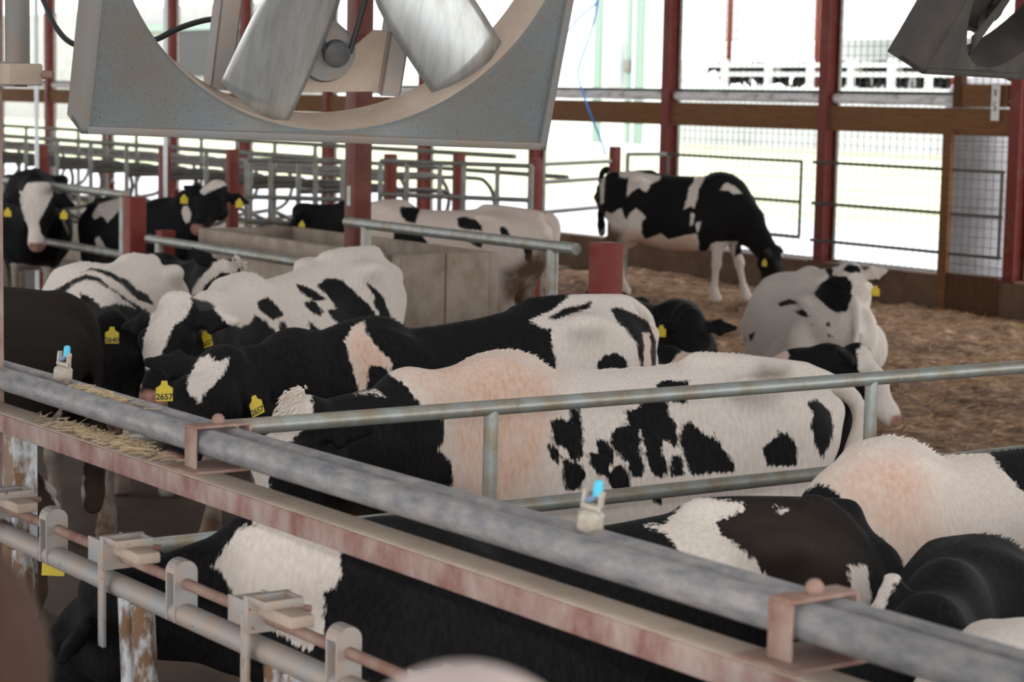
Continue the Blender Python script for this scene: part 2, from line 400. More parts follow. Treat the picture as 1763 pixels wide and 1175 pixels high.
COATS = {
    'B': [
        ('b', [(1.056,0.266,1.398),(1.022,0.266,1.377),(0.989,0.266,1.349),(0.954,0.266,1.304),(0.86,0.266,1.243),(0.854,0.266,1.174),(0.873,0.266,1.136),(0.835,0.266,1.086),(0.823,0.266,1.028),(0.834,0.266,0.998),(0.845,0.266,0.882),(0.991,0.266,0.769),(1.453,0.266,0.803),(1.616,0.266,1.011),(1.619,0.266,1.438),(1.296,0.266,1.505),(1.086,0.266,1.419)]),
        ('hw', [(1.549,0.467,1.3),(1.526,0.467,1.365),(1.491,0.479,1.403),(1.442,0.508,1.386),(1.431,0.525,1.328),(1.463,0.517,1.271),(1.502,0.505,1.228),(1.539,0.487,1.217),(1.554,0.499,1.106),(1.549,0.508,1.07),(1.605,0.509,0.902),(1.691,0.443,1.01),(1.615,0.443,1.233)]),
        ('w', [(1.179,0.266,1.344),(1.122,0.266,1.358),(1.097,0.266,1.357),(1.063,0.266,1.323),(1.081,0.266,1.326),(1.112,0.266,1.346),(1.157,0.266,1.343)]),
        ('b', [(0.457,0.266,1.224),(0.414,0.266,1.232),(0.37,0.266,1.213),(0.385,0.266,1.265),(0.338,0.266,1.263),(0.325,0.266,1.188),(0.318,0.266,1.128),(0.322,0.266,1.093),(0.344,0.266,1.069),(0.372,0.266,1.086),(0.395,0.266,1.122),(0.422,0.266,1.128),(0.447,0.266,1.159)]),
        ('b', [(0.469,0.266,1.14),(0.45,0.266,1.142),(0.422,0.266,1.118),(0.407,0.266,1.093),(0.421,0.266,1.069),(0.448,0.266,1.085),(0.462,0.266,1.11)]),
        ('b', [(0.396,0.266,1.077),(0.382,0.266,1.079),(0.343,0.266,1.059),(0.327,0.266,1.058),(0.304,0.266,1.017),(0.32,0.266,1.003),(0.33,0.266,0.969),(0.382,0.266,0.972),(0.395,0.266,1.042)]),
        ('b', [(0.289,0.266,1.096),(0.261,0.266,1.095),(0.266,0.266,1.14),(0.241,0.266,1.144),(0.201,0.266,1.112),(0.194,0.266,1.066),(0.21,0.266,1.042),(0.22,0.266,1.012),(0.237,0.266,1.013),(0.271,0.266,1.035),(0.288,0.266,1.066)]),
        ('b', [(0.213,0.266,1.153),(0.191,0.266,1.177),(0.158,0.266,1.19),(0.135,0.266,1.184),(0.145,0.266,1.215),(0.149,0.266,1.245),(0.126,0.266,1.239),(0.098,0.266,1.253),(0.075,0.266,1.237),(0.085,0.266,1.187),(0.095,0.266,1.162),(0.091,0.266,1.106),(0.069,0.266,1.034),(0.07,0.266,0.996),(0.121,0.266,0.999),(0.137,0.266,1.053),(0.166,0.266,1.075),(0.178,0.266,1.091),(0.201,0.266,1.117)]),
        ('b', [(0.088,0.266,1.278),(-0.02,0.266,1.278),(-0.028,0.266,1.232),(-0.058,0.266,1.185),(-0.071,0.266,1.129),(-0.061,0.266,1.094),(-0.037,0.266,1.11),(-0.014,0.266,1.137),(0.003,0.266,1.107),(-0.022,0.266,1.055),(-0.032,0.266,1.014),(-0.013,0.266,0.984),(0.025,0.266,0.994),(0.057,0.266,1.039),(0.067,0.266,1.085),(0.084,0.266,1.162),(0.096,0.266,1.187)]),
        ('b', [(0.215,0.266,1.012),(0.187,0.266,1.041),(0.165,0.266,1.05),(0.136,0.266,1.018),(0.124,0.266,0.982),(0.111,0.266,0.925),(0.139,0.266,0.917),(0.219,0.266,0.982)]),
        ('b', [(-0.039,0.266,1.069),(-0.067,0.266,1.078),(-0.097,0.266,1.046),(-0.105,0.266,0.994),(-0.036,0.266,0.988)]),
        ('b', [(-0.087,0.266,1.179),(-0.115,0.266,1.193),(-0.16,0.266,1.154),(-0.203,0.266,1.128),(-0.214,0.266,1.152),(-0.232,0.266,1.127),(-0.269,0.266,1.073),(-0.305,0.266,1.03),(-0.316,0.266,0.997),(-0.122,0.266,0.986),(-0.091,0.266,1.061),(-0.076,0.266,1.122)]),
        ('b', [(0.027,0.266,1.341),(-0.023,0.266,1.356),(-0.069,0.266,1.348),(-0.119,0.266,1.35),(-0.106,0.266,1.33),(-0.101,0.266,1.266),(-0.045,0.266,1.268),(0.024,0.266,1.326)]),
        ('b', [(-0.424,0.266,1.08),(-0.452,0.266,1.105),(-0.488,0.266,1.114),(-0.49,0.266,1.145),(-0.523,0.266,1.13),(-0.564,0.266,1.094),(-0.572,0.266,1.052),(-0.574,0.266,1.01),(-0.441,0.266,1.004)]),
        ('b', [(-0.621,0.266,1.243),(-0.664,0.266,1.251),(-0.702,0.266,1.224),(-0.734,0.266,1.202),(-0.74,0.266,1.138),(-0.749,0.266,1.154),(-0.727,0.266,1.081),(-0.693,0.266,1.027),(-0.673,0.266,1.057),(-0.652,0.266,1.111),(-0.637,0.266,1.143),(-0.633,0.266,1.175),(-0.649,0.266,1.19)]),
        ('b', [(0.038,0.266,0.951),(-0.003,0.266,0.949),(-0.004,0.266,0.893),(0.03,0.266,0.89)]),
        ('tan', [(1.075,0.266,1.388),(0.873,0.266,1.482),(0.565,0.266,1.478),(0.427,0.266,1.395),(0.446,0.266,1.231),(0.487,0.266,1.067),(0.484,0.266,0.921),(0.841,0.266,0.943),(0.833,0.266,1.085),(0.86,0.266,1.249),(1.0,0.266,1.356)]),
        ('dirt', [(-0.4,0.266,1.344),(-0.441,0.266,1.386),(-0.537,0.266,1.37),(-0.503,0.266,1.341)]),
    ],
    'C2': [
        ('w', [(0.819,0.275,1.384),(0.788,0.275,1.438),(0.734,0.275,1.467),(0.715,0.275,1.419),(0.678,0.275,1.361),(0.64,0.275,1.327),(0.584,0.275,1.284),(0.587,0.275,1.208),(0.602,0.275,1.253),(0.639,0.275,1.271),(0.69,0.275,1.282),(0.704,0.275,1.251),(0.707,0.275,1.156),(0.73,0.275,1.157),(0.758,0.275,1.222),(0.777,0.275,1.279),(0.796,0.275,1.335)]),
        ('tan', [(0.824,0.275,1.392),(0.788,0.275,1.438),(0.716,0.275,1.466),(0.641,0.275,1.359),(0.565,0.275,1.283),(0.582,0.275,1.196),(0.637,0.275,1.143),(0.748,0.275,1.158)]),
        ('w', [(-0.102,0.275,1.428),(-0.157,0.275,1.396),(-0.215,0.275,1.384),(-0.21,0.275,1.317),(-0.224,0.275,1.284),(-0.248,0.275,1.173),(-0.882,0.275,1.136),(-0.867,0.275,1.55),(-0.356,0.275,1.567),(-0.221,0.275,1.472)]),
        ('b', [(-0.192,0.275,1.434),(-0.267,0.275,1.471),(-0.436,0.275,1.501),(-0.421,0.275,1.467),(-0.314,0.275,1.444),(-0.238,0.275,1.425)]),
        ('b', [(-0.535,0.275,1.46),(-0.575,0.275,1.474),(-0.633,0.275,1.456),(-0.748,0.275,1.401),(-0.791,0.275,1.301),(-0.796,0.275,1.141),(-0.698,0.275,1.173),(-0.674,0.275,1.294),(-0.621,0.275,1.358),(-0.565,0.275,1.398)]),
        ('b', [(-0.448,0.275,1.225),(-0.491,0.275,1.255),(-0.554,0.275,1.262),(-0.612,0.275,1.223),(-0.609,0.275,1.127),(-0.45,0.275,1.136)]),
        ('w', [(-0.711,0.275,1.341),(-0.753,0.275,1.339),(-0.757,0.275,1.066),(-0.708,0.275,1.07)]),
        ('tan', [(-0.701,0.275,1.352),(-0.763,0.275,1.349),(-0.766,0.275,1.066),(-0.698,0.275,1.07)]),
        ('hw', [(1.482,0.317,1.349),(1.447,0.338,1.365),(1.424,0.358,1.339),(1.38,0.385,1.355),(1.401,0.379,1.303),(1.422,0.372,1.258),(1.449,0.36,1.221),(1.473,0.351,1.176),(1.481,0.342,1.198),(1.51,0.318,1.227),(1.508,0.312,1.271),(1.493,0.315,1.316)]),
    ],
    'C3': [
        ('b', [(1.392,0.275,1.383),(1.19,0.275,1.342),(1.099,0.275,1.284),(1.014,0.275,1.224),(0.937,0.275,1.198),(0.868,0.275,1.207),(0.808,0.275,1.249),(0.701,0.275,1.208),(0.62,0.275,1.145),(0.564,0.275,1.09),(0.534,0.275,0.934),(1.453,0.275,0.936),(1.7,0.275,0.964),(1.848,0.275,1.163),(1.79,0.275,1.467),(1.456,0.275,1.444)]),
        ('hw', [(1.867,0.404,1.395),(1.842,0.435,1.435),(1.801,0.493,1.462),(1.764,0.553,1.445),(1.761,0.567,1.401),(1.778,0.553,1.339),(1.81,0.51,1.303),(1.83,0.492,1.24),(1.851,0.475,1.16),(1.869,0.456,1.115),(1.894,0.42,1.097),(1.91,0.404,1.053),(1.906,0.418,1.017),(1.942,0.368,0.99),(1.938,0.365,1.035),(1.918,0.382,1.106),(1.9,0.396,1.177),(1.893,0.392,1.248),(1.896,0.377,1.301),(1.88,0.392,1.354)]),
        ('hb', [(1.945,0.29,1.362),(1.866,0.411,1.363),(1.884,0.406,1.246),(1.959,0.301,1.193)]),
        ('b', [(0.809,0.275,1.321),(0.703,0.275,1.333),(0.612,0.275,1.286),(0.548,0.275,1.225),(0.647,0.275,1.208),(0.737,0.275,1.246),(0.791,0.275,1.28)]),
        ('b', [(0.593,0.275,1.198),(0.538,0.275,1.194),(0.463,0.275,1.121),(0.444,0.275,1.063),(0.555,0.275,1.079),(0.583,0.275,1.142)]),
        ('b', [(0.437,0.275,1.384),(0.371,0.275,1.37),(0.256,0.275,1.331),(0.139,0.275,1.281),(0.217,0.275,1.276),(0.313,0.275,1.304),(0.399,0.275,1.341)]),
        ('b', [(0.36,0.275,1.282),(0.275,0.275,1.281),(0.177,0.275,1.221),(0.196,0.275,1.196),(0.273,0.275,1.213),(0.331,0.275,1.244)]),
        ('b', [(0.228,0.275,1.36),(0.142,0.275,1.396),(-0.017,0.275,1.38),(-0.078,0.275,1.339),(-0.181,0.275,1.278),(-0.286,0.275,1.228),(-0.361,0.275,1.168),(-0.394,0.275,1.099),(-0.332,0.275,1.061),(-0.063,0.275,1.096),(0.078,0.275,1.171),(0.119,0.275,1.216),(0.04,0.275,1.221),(0.1,0.275,1.278),(0.16,0.275,1.314)]),
        ('b', [(-0.262,0.275,1.343),(-0.325,0.275,1.322),(-0.454,0.275,1.248),(-0.477,0.275,1.213),(-0.521,0.275,1.155),(-0.556,0.275,1.086),(-0.415,0.275,1.108),(-0.392,0.275,1.176),(-0.328,0.275,1.214),(-0.348,0.275,1.255),(-0.295,0.275,1.292)]),
        ('b', [(0.32,0.275,1.176),(0.272,0.275,1.156),(0.155,0.275,1.094),(0.252,0.275,1.071),(0.3,0.275,1.127)]),
        ('b', [(-0.714,0.275,1.162),(-0.752,0.275,1.187),(-0.78,0.275,1.134),(-0.759,0.275,1.08),(-0.72,0.275,1.105)]),
    ],
    'A': [
        ('w', [(1.168,0.247,1.292),(1.133,0.247,1.325),(1.112,0.247,1.362),(1.085,0.247,1.388),(1.02,0.247,1.406),(0.803,0.247,1.351),(0.8,0.247,1.295),(0.795,0.247,1.24),(0.813,0.247,1.213),(0.835,0.247,1.198),(0.838,0.247,1.142),(0.832,0.247,1.086),(0.879,0.247,1.067),(1.018,0.247,1.138),(1.057,0.247,1.174),(1.09,0.247,1.214),(1.111,0.247,1.259),(1.138,0.247,1.291)]),
        ('w', [(-0.008,0.247,1.326),(-0.068,0.247,1.323),(-0.077,0.247,1.34),(-0.095,0.247,1.356),(-0.124,0.247,1.383),(-0.166,0.247,1.395),(-0.25,0.247,1.377),(-0.29,0.247,1.367),(-0.285,0.247,1.35),(-0.211,0.247,1.322),(-0.22,0.247,1.295),(-0.262,0.247,1.251),(-0.301,0.247,1.215),(-0.352,0.247,1.162),(-0.382,0.247,1.096),(-0.176,0.247,1.109),(-0.181,0.247,1.177),(-0.11,0.247,1.237),(-0.078,0.247,1.284),(-0.063,0.247,1.303),(-0.036,0.247,1.314)]),
        ('w', [(-0.383,0.247,1.353),(-0.443,0.247,1.34),(-0.405,0.247,1.336)]),
        ('w', [(-0.586,0.247,1.18),(-0.645,0.247,1.179),(-0.658,0.247,1.027),(-0.601,0.247,1.031)]),
        ('brown', [(-0.211,0.247,1.322),(-0.327,0.247,1.375),(-0.492,0.247,1.357),(-0.607,0.247,1.282),(-0.628,0.247,1.18),(-0.547,0.247,1.11),(-0.352,0.247,1.157)]),
    ],
    'C11': [
        ('w', [(-0.596,-0.258,1.416),(-0.468,-0.258,1.393),(-0.369,-0.258,1.355),(-0.116,-0.258,1.315),(-0.129,-0.258,1.274),(-0.225,-0.258,1.224),(-0.251,-0.258,1.142),(-0.307,-0.258,1.154),(-0.336,-0.258,1.187),(-0.392,-0.258,1.164),(-0.488,-0.258,1.073),(-0.47,-0.258,1.175),(-0.465,-0.258,1.278),(-0.564,-0.258,1.295)]),
        ('w', [(0.257,-0.258,1.387),(0.388,-0.258,1.378),(0.343,-0.258,1.269),(0.297,-0.258,1.187),(0.293,-0.258,1.106),(0.255,-0.258,0.983),(0.227,-0.258,1.016),(0.145,-0.258,0.979),(0.183,-0.258,1.089),(0.193,-0.258,1.197),(0.247,-0.258,1.266)]),
        ('w', [(0.59,-0.258,1.27),(0.687,-0.258,1.233),(0.771,-0.258,1.162),(0.676,-0.258,1.152),(0.606,-0.258,1.19),(0.525,-0.258,1.181),(0.55,-0.258,1.235)]),
        ('w', [(-0.71,-0.258,0.921),(-0.639,-0.258,0.897),(-0.527,-0.258,0.969),(-0.481,-0.258,0.821),(-0.441,-0.258,0.918),(-0.372,-0.258,0.974),(-0.301,-0.258,0.923),(-0.257,-0.258,0.87),(-0.312,-0.258,0.813),(-0.309,-0.258,0.704),(-0.235,-0.258,0.598),(-0.29,-0.258,0.541),(-0.356,-0.258,-0.134),(-0.954,-0.258,-0.164),(-0.887,-0.258,0.599),(-0.72,-0.258,0.743)]),
        ('w', [(-0.292,-0.258,0.623),(-0.098,-0.258,0.712),(-0.013,-0.258,0.648),(0.208,-0.258,0.711),(0.291,-0.258,0.728),(0.274,-0.258,0.835),(0.342,-0.258,0.858),(0.305,-0.258,0.715),(0.332,-0.258,0.526),(0.357,-0.258,0.378),(0.022,-0.258,0.432),(-0.118,-0.258,0.426)]),
        ('tan', [(-0.507,-0.258,0.751),(-0.294,-0.258,0.705),(-0.098,-0.258,0.712),(-0.013,-0.258,0.648),(0.208,-0.258,0.711),(0.291,-0.258,0.728),(0.332,-0.258,0.526),(0.357,-0.258,0.378),(0.022,-0.258,0.432),(-0.54,-0.258,0.407)]),
        ('w', [(0.46,-0.258,0.626),(0.514,-0.258,0.642),(0.734,-0.258,0.651),(0.712,-0.258,0.488),(0.779,-0.258,0.518),(0.891,-0.258,0.442),(0.935,-0.258,-0.069),(0.662,-0.258,-0.082),(0.4,-0.258,-0.096),(0.368,-0.258,0.474)]),
        ('w', [(0.229,-0.258,0.942),(0.264,-0.258,0.929),(0.247,-0.258,0.807),(0.213,-0.258,0.792)]),
        ('w', [(-0.79,-0.258,1.261),(-0.727,-0.258,1.276),(-0.727,-0.258,1.017),(-0.769,-0.258,0.988)]),
        ('hw', [(1.223,-0.381,0.558),(1.337,-0.352,0.587),(1.368,-0.364,0.163),(1.291,-0.383,0.161),(1.267,-0.377,0.426)]),
        ('dirt', [(-0.832,-0.258,0.684),(-0.635,-0.258,0.746),(-0.506,-0.258,0.697),(-0.544,-0.258,0.531),(-0.828,-0.258,0.519)]),
    ],
    'C10': [
        ('b', [(1.906,0.266,1.584),(0.796,0.266,1.437),(0.801,0.266,0.974),(1.9,0.266,0.726)]),
        ('b', [(0.331,0.266,1.383),(0.141,0.266,1.391),(0.169,0.266,1.307),(0.18,0.266,1.255),(0.275,0.266,1.271),(0.312,0.266,1.311)]),
        ('b', [(-0.183,0.266,1.312),(-0.24,0.266,1.335),(-0.344,0.266,1.314),(-0.403,0.266,1.271),(-0.415,0.266,1.22),(-0.277,0.266,1.229),(-0.207,0.266,1.247)]),
        ('b', [(-0.563,0.266,1.263),(-0.608,0.266,1.265),(-0.667,0.266,1.192),(-0.565,0.266,1.187)]),
        ('b', [(0.381,0.266,1.204),(0.143,0.266,1.184),(0.071,0.266,1.11),(0.07,0.266,1.033),(0.378,0.266,1.017)]),
        ('b', [(-0.244,0.266,1.146),(-0.428,0.266,1.16),(-0.407,0.266,1.087),(-0.349,0.266,1.105)]),
        ('b', [(-0.775,0.266,1.126),(-0.849,0.266,1.12),(-0.852,0.266,0.999),(-0.83,0.266,0.977),(-0.783,0.266,1.025)]),
        ('dirt', [(-0.582,0.266,0.923),(-0.672,0.266,0.949),(-0.872,0.266,1.08),(-0.981,0.266,1.176),(-1.007,0.266,1.027),(-0.967,0.266,0.864),(-0.905,0.266,0.648),(-0.782,0.266,0.61),(-0.632,0.266,0.702),(-0.585,0.266,0.801)]),
    ],
    'C7': [
        ('hw', [(1.608,-0.045,1.457),(1.595,0.233,1.46),(1.601,0.232,1.343),(1.611,0.175,1.225),(1.619,0.117,1.124),(1.623,0.142,1.024),(1.624,0.191,0.957),(1.637,0.149,0.755),(1.644,0.002,0.755),(1.633,-0.014,0.973),(1.623,0.003,1.14),(1.618,-0.03,1.274)]),
        ('w', [(0.036,-0.197,0.661),(0.024,0.106,0.625),(0.017,0.285,0.589),(0.031,0.284,0.333),(0.054,-0.197,0.333)]),
        ('w', [(-0.008,0.268,1.065),(-0.003,0.321,0.937),(-0.001,0.303,0.9),(-0.005,0.25,1.028)]),
        ('w', [(-0.016,0.348,1.138),(-0.011,0.411,0.993),(0.009,0.357,0.681),(0.012,0.312,0.663),(-0.004,0.357,0.919)]),
    ],
    'C9': [
        ('hw', [(1.514,-0.13,1.53),(1.532,-0.077,1.628),(1.563,-0.002,1.678),(1.611,0.1,1.663),(1.608,0.084,1.598),(1.544,-0.065,1.531),(1.525,-0.109,1.506)]),
        ('hw', [(1.438,-0.317,1.382),(1.476,-0.228,1.432),(1.498,-0.194,1.351),(1.492,-0.217,1.278),(1.451,-0.305,1.285)]),
        ('w', [(-0.381,-0.265,1.229),(-0.209,-0.265,1.344),(0.247,-0.265,1.437),(0.206,-0.265,1.314),(-0.021,-0.265,1.189),(-0.146,-0.265,1.243),(-0.295,-0.265,1.199)]),
        ('w', [(-0.296,-0.265,1.023),(-0.21,-0.265,1.063),(-0.042,-0.265,0.952),(-0.043,-0.265,0.882),(-0.253,-0.265,0.937)]),
    ],
    'C5': [
        ('b', [(0.022,-0.159,1.335),(0.002,-0.104,1.367),(-0.024,-0.011,1.346),(-0.045,0.072,1.309),(-0.054,0.124,1.255),(-0.068,0.176,1.233),(-0.071,0.209,1.179),(-0.049,0.126,1.201),(-0.035,0.052,1.276),(-0.015,-0.031,1.324),(0.003,-0.103,1.351)]),
        ('b', [(0.069,-0.283,1.243),(0.036,-0.193,1.302),(0.015,-0.133,1.329),(-0.002,-0.071,1.313),(-0.021,0.012,1.255),(-0.037,0.085,1.201),(-0.059,0.179,1.147),(-0.045,0.138,1.136),(-0.023,0.033,1.222),(0.001,-0.071,1.287),(0.017,-0.132,1.302),(0.038,-0.192,1.275),(0.055,-0.232,1.232)]),
        ('b', [(0.031,-0.151,1.232),(0.016,-0.089,1.2),(0.008,-0.046,1.157),(-0.019,0.035,1.179),(-0.056,0.169,1.147),(-0.07,0.243,1.071),(-0.01,0.26,0.486),(0.142,-0.25,0.491),(0.074,-0.182,0.92),(0.047,-0.146,1.071)]),
    ],
    'C4': [
        ('w', [(-0.774,0.282,0.837),(-0.934,0.282,0.833),(-0.946,0.282,0.603),(-0.933,0.282,0.372),(-0.859,0.282,0.374),(-0.786,0.282,0.607)]),
    ],
    'C6': [
        ('hw', [(1.159,-0.126,1.366),(1.173,-0.07,1.39),(1.204,0.023,1.345),(1.201,-0.006,1.287),(1.177,-0.083,1.309),(1.164,-0.15,1.251),(1.154,-0.207,1.182),(1.141,-0.263,1.158),(1.143,-0.228,1.239),(1.155,-0.16,1.309)]),
        ('w', [(-0.056,-0.171,1.071),(-0.051,-0.127,1.14),(-0.046,-0.116,1.121),(-0.049,-0.147,1.071)]),
    ],
    'C13': [
    ],
    'C12': [
        ('b', [(-0.62,0.251,0.744),(-0.755,0.251,0.838),(-0.91,0.251,0.897),(-1.145,0.251,0.899),(-1.244,0.251,0.855),(-1.232,0.251,0.767),(-1.165,0.251,0.655),(-0.972,0.251,0.635),(-0.809,0.251,0.672),(-0.684,0.251,0.714)]),
        ('b', [(0.011,0.251,0.61),(-0.226,0.251,0.667),(-0.398,0.251,0.65),(-0.057,0.251,0.594)]),
        ('b', [(-0.276,0.251,0.582),(-0.443,0.251,0.614),(-0.593,0.251,0.568),(-0.405,0.251,0.562)]),
        ('b', [(-0.512,0.251,0.551),(-0.681,0.251,0.51),(-0.577,0.251,0.517)]),
        ('b', [(-0.811,0.251,0.555),(-0.898,0.251,0.568),(-0.909,0.251,0.528),(-0.83,0.251,0.523)]),
        ('b', [(-0.837,0.251,0.486),(-0.966,0.251,0.464),(-0.888,0.251,0.45)]),
        ('b', [(-0.863,0.251,0.416),(-0.959,0.251,0.406),(-0.893,0.251,0.389)]),
        ('b', [(0.615,0.251,0.246),(0.538,0.251,0.303),(0.578,0.251,0.21)]),
        ('b', [(0.478,0.251,0.32),(0.369,0.251,0.358),(0.441,0.251,0.275)]),
        ('hb', [(-0.206,-0.026,0.91),(-0.22,-0.059,0.939),(-0.239,-0.089,0.875),(-0.23,-0.059,0.799)]),
        ('hb', [(-0.26,-0.134,0.886),(-0.28,-0.183,0.934),(-0.314,-0.25,0.917),(-0.325,-0.267,0.872),(-0.289,-0.192,0.869)]),
        ('hb', [(-0.369,-0.349,0.828),(-0.425,-0.465,0.832),(-0.416,-0.433,0.738),(-0.376,-0.35,0.735)]),
    ],
    'C14': [
        ('w', [(-0.274,-0.243,0.637),(-0.23,-0.243,0.728),(-0.122,-0.243,0.808),(0.159,-0.243,0.849),(0.332,-0.243,0.816),(0.384,-0.243,0.749),(0.353,-0.243,0.659),(0.215,-0.243,0.584),(0.01,-0.243,0.615),(-0.13,-0.243,0.56)]),
        ('tan', [(-0.274,-0.243,0.637),(-0.23,-0.243,0.728),(-0.122,-0.243,0.808),(0.159,-0.243,0.849),(0.332,-0.243,0.816),(0.384,-0.243,0.749),(0.353,-0.243,0.659),(0.215,-0.243,0.584),(0.01,-0.243,0.615),(-0.13,-0.243,0.56)]),
        ('hw', [(0.719,-0.465,0.81),(0.761,-0.461,0.855),(0.813,-0.466,0.798),(0.881,-0.472,0.728),(0.942,-0.481,0.628),(1.053,-0.488,0.544),(1.085,-0.496,0.458),(1.079,-0.519,0.21),(0.79,-0.522,0.199),(0.773,-0.496,0.476),(0.79,-0.482,0.623),(0.729,-0.473,0.723)]),
    ],
    'D': [
        ('b', [(1.142,0.259,1.284),(1.081,0.259,1.311),(1.037,0.259,1.328),(0.974,0.259,1.337),(0.914,0.259,1.314),(0.873,0.259,1.269),(0.852,0.259,1.23),(0.816,0.259,1.173),(0.789,0.259,1.174),(0.746,0.259,1.171),(0.701,0.259,1.142),(0.658,0.259,1.106),(0.633,0.259,1.071),(0.622,0.259,0.861),(0.985,0.259,0.873),(1.244,0.259,1.032)]),
        ('b', [(0.382,0.259,1.436),(0.362,0.259,1.397),(0.302,0.259,1.343),(0.256,0.259,1.301),(0.213,0.259,1.264),(0.025,0.259,1.142),(-0.028,0.259,1.481),(0.338,0.259,1.478)]),
        ('tan', [(1.007,0.259,1.358),(0.861,0.259,1.417),(0.681,0.259,1.416),(0.574,0.259,1.323),(0.529,0.259,1.128),(0.595,0.259,1.067),(0.736,0.259,1.167),(0.838,0.259,1.218),(0.901,0.259,1.303)]),
    ],
    'E': [
        ('hw', [(1.191,0.381,1.279),(1.18,0.364,1.362),(1.152,0.386,1.389),(1.126,0.417,1.389),(1.128,0.419,1.377),(1.152,0.402,1.348),(1.172,0.399,1.293)]),
    ],
    'Fc': [
    ],
}
FANB, FANT, FAND, FANR = 26.0, 17.0, 5.9, -1.5
M['straw_dull'] = worn('dull_straw', (.42, .27, .14), (.25, .15, .08), 20, .4, .7, .9)
# ---------------------------------------------------------------- floor, bedding, walls, roof
def grid_mesh(name, x0, x1, y0, y1, nx, ny, fz, mat, kind='structure'):
    bm = bmesh.new()
    vs = [[bm.verts.new((x0 + (x1 - x0) * i / nx, y0 + (y1 - y0) * j / ny, fz(x0 + (x1 - x0) * i / nx, y0 + (y1 - y0) * j / ny))) for j in range(ny + 1)] for i in range(nx + 1)]
    for i in range(nx):
        for j in range(ny):
            bm.faces.new((vs[i][j], vs[i + 1][j], vs[i + 1][j + 1], vs[i][j + 1]))
    me = bpy.data.meshes.new(name); bm.to_mesh(me); bm.free()
    o = link(name, me, mat, smooth=True)
    if kind: o['kind'] = kind
    return o
from mathutils import noise as mnoise
def slab(name, lo, hi, mat, kind='structure'):
    o = MB().box(lo, hi).build(name, mat)
    if kind: o['kind'] = kind
    return o
slab('floor', (-62, -9, -.15), (6, 16.3, 0), 'alley')
slab('floor_walkway', (-4, -2.2, 0), (3, 1.3, .30), 'concrete')
def bed_z(x, y):
    e = min(1, max(0, (y - 7.3) / 1.0)) * min(1, max(0, (x + 22.2) / .6)) * max(min(1, max(0, (x + 12.0) / .6)), min(1, max(0, (y - 10.8) / .5)))
    n = mnoise.fractal(Vector((x * .9, y * .9, 0)), 1.0, 2.0, 3) * .05 + mnoise.fractal(Vector((x * 4.5, y * 4.5, 3)), .8, 2.1, 4) * .04
    return -.04 + e * (.27 + n)
BED = grid_mesh('straw_bedding', -22.4, -2, 7.2, 16.34, 460, 220, bed_z, 'bedding', None)
tag(BED, 'deep brown bedding of straw and dung spread over the pen', 'bedding', kind='stuff')
def strands(name, n, spot, mat, label, parent=None, lmin=.05, lmax=.14, r=.003):
    rnd = random.Random(len(name) * 3 + n)
    bm = bmesh.new()
    for _ in range(n):
        p = Vector(spot(rnd)); L = rnd.uniform(lmin, lmax); a = rnd.uniform(0, PI)
        d = Vector((math.cos(a), math.sin(a), rnd.uniform(-.12, .25))).normalized()
        s = d.cross(UP).normalized() * r * rnd.uniform(.6, 1.5); u = s.cross(d).normalized() * r
        q = [p - d * L / 2, p + d * L / 2]
        v = [bm.verts.new(c + k) for c in q for k in (s, u, -s)]
        for i in range(3):
            bm.faces.new((v[i], v[(i + 1) % 3], v[3 + (i + 1) % 3], v[3 + i]))
        bm.faces.new((v[0], v[2], v[1])); bm.faces.new((v[3], v[4], v[5]))
    me = bpy.data.meshes.new(name); bm.to_mesh(me); bm.free()
    o = link(name, me, mat, parent)
    return tag(o, label, None if parent else 'straw', kind='stuff')
def bed_spot(rnd):
    x, y = rnd.uniform(-19, -6.5), rnd.uniform(7.9, 16.2)
    return x, y, max(bed_z(x, y), .1) + .012
strands('loose_straw', 9000, bed_spot, 'straw_dull', 'paler loose straw stems', BED, lmin=.06, lmax=.22, r=.004)
YW = 16.5
slab('wall_fence_sill', (-24.6, YW - .12, -.1), (4, YW + .12, .58), 'sill')
slab('wall_stall_sill', (-62, YW - .12, -.1), (-24.6, YW + .12, .24), 'concrete')
slab('roof', (-64, -10, 5.2), (8, 3.5, 5.3), 'roof')
slab('ceiling_far', (-64, 4.6, 5.2), (8, 17.3, 5.3), 'roof')

# ---------------------------------------------------------------- outside
def gz(x, y): return -.05 + max(0, (y - 18)) * .024
o = grid_mesh('ground_yard', -190, 60, 16.62, 27, 2, 3, gz, 'yard')
o = grid_mesh('ground_grass', -190, 60, 27, 150, 4, 30, gz, 'grass')

# ---------------------------------------------------------------- fence wall at the far side: posts, timber rail, curtain, wire
post_x = [-15.15 - 2.87 * k for k in range(0, 15)]
for k, x in enumerate(post_x):
    p = empty('barn_post', (x, YW, 0))
    where = ['red steel barn post at the sheet steel silo, beside the small sign', 'red steel barn post between the two wire panels near the silo',
             'red steel barn post just behind the head of the standing cow', 'red steel barn post behind the fan corner with the blue cord beside it'][k] if k < 4 else None
    tag(p, where or 'red steel barn post in the open side wall behind the free stalls', 'post', 'posts of the open barn side')
    mb = MB()
    mb.box((-.075, -.10, .45), (.075, -.088, 5.2)).box((-.075, .088, .45), (.075, .10, 5.2)).box((-.006, -.09, .45), (.006, .09, 5.2))
    mb.build('column', 'red', p)
    MB().box((-.12, -.13, .58), (.12, .13, .60)).build('base_plate', 'red_dark', p)
    MB().tube([(.115, .04, .6), (.115, .04, 5.2)], .02, 10).build('conduit', 'galv', p)
groups_b = 'timber rails between the side posts'
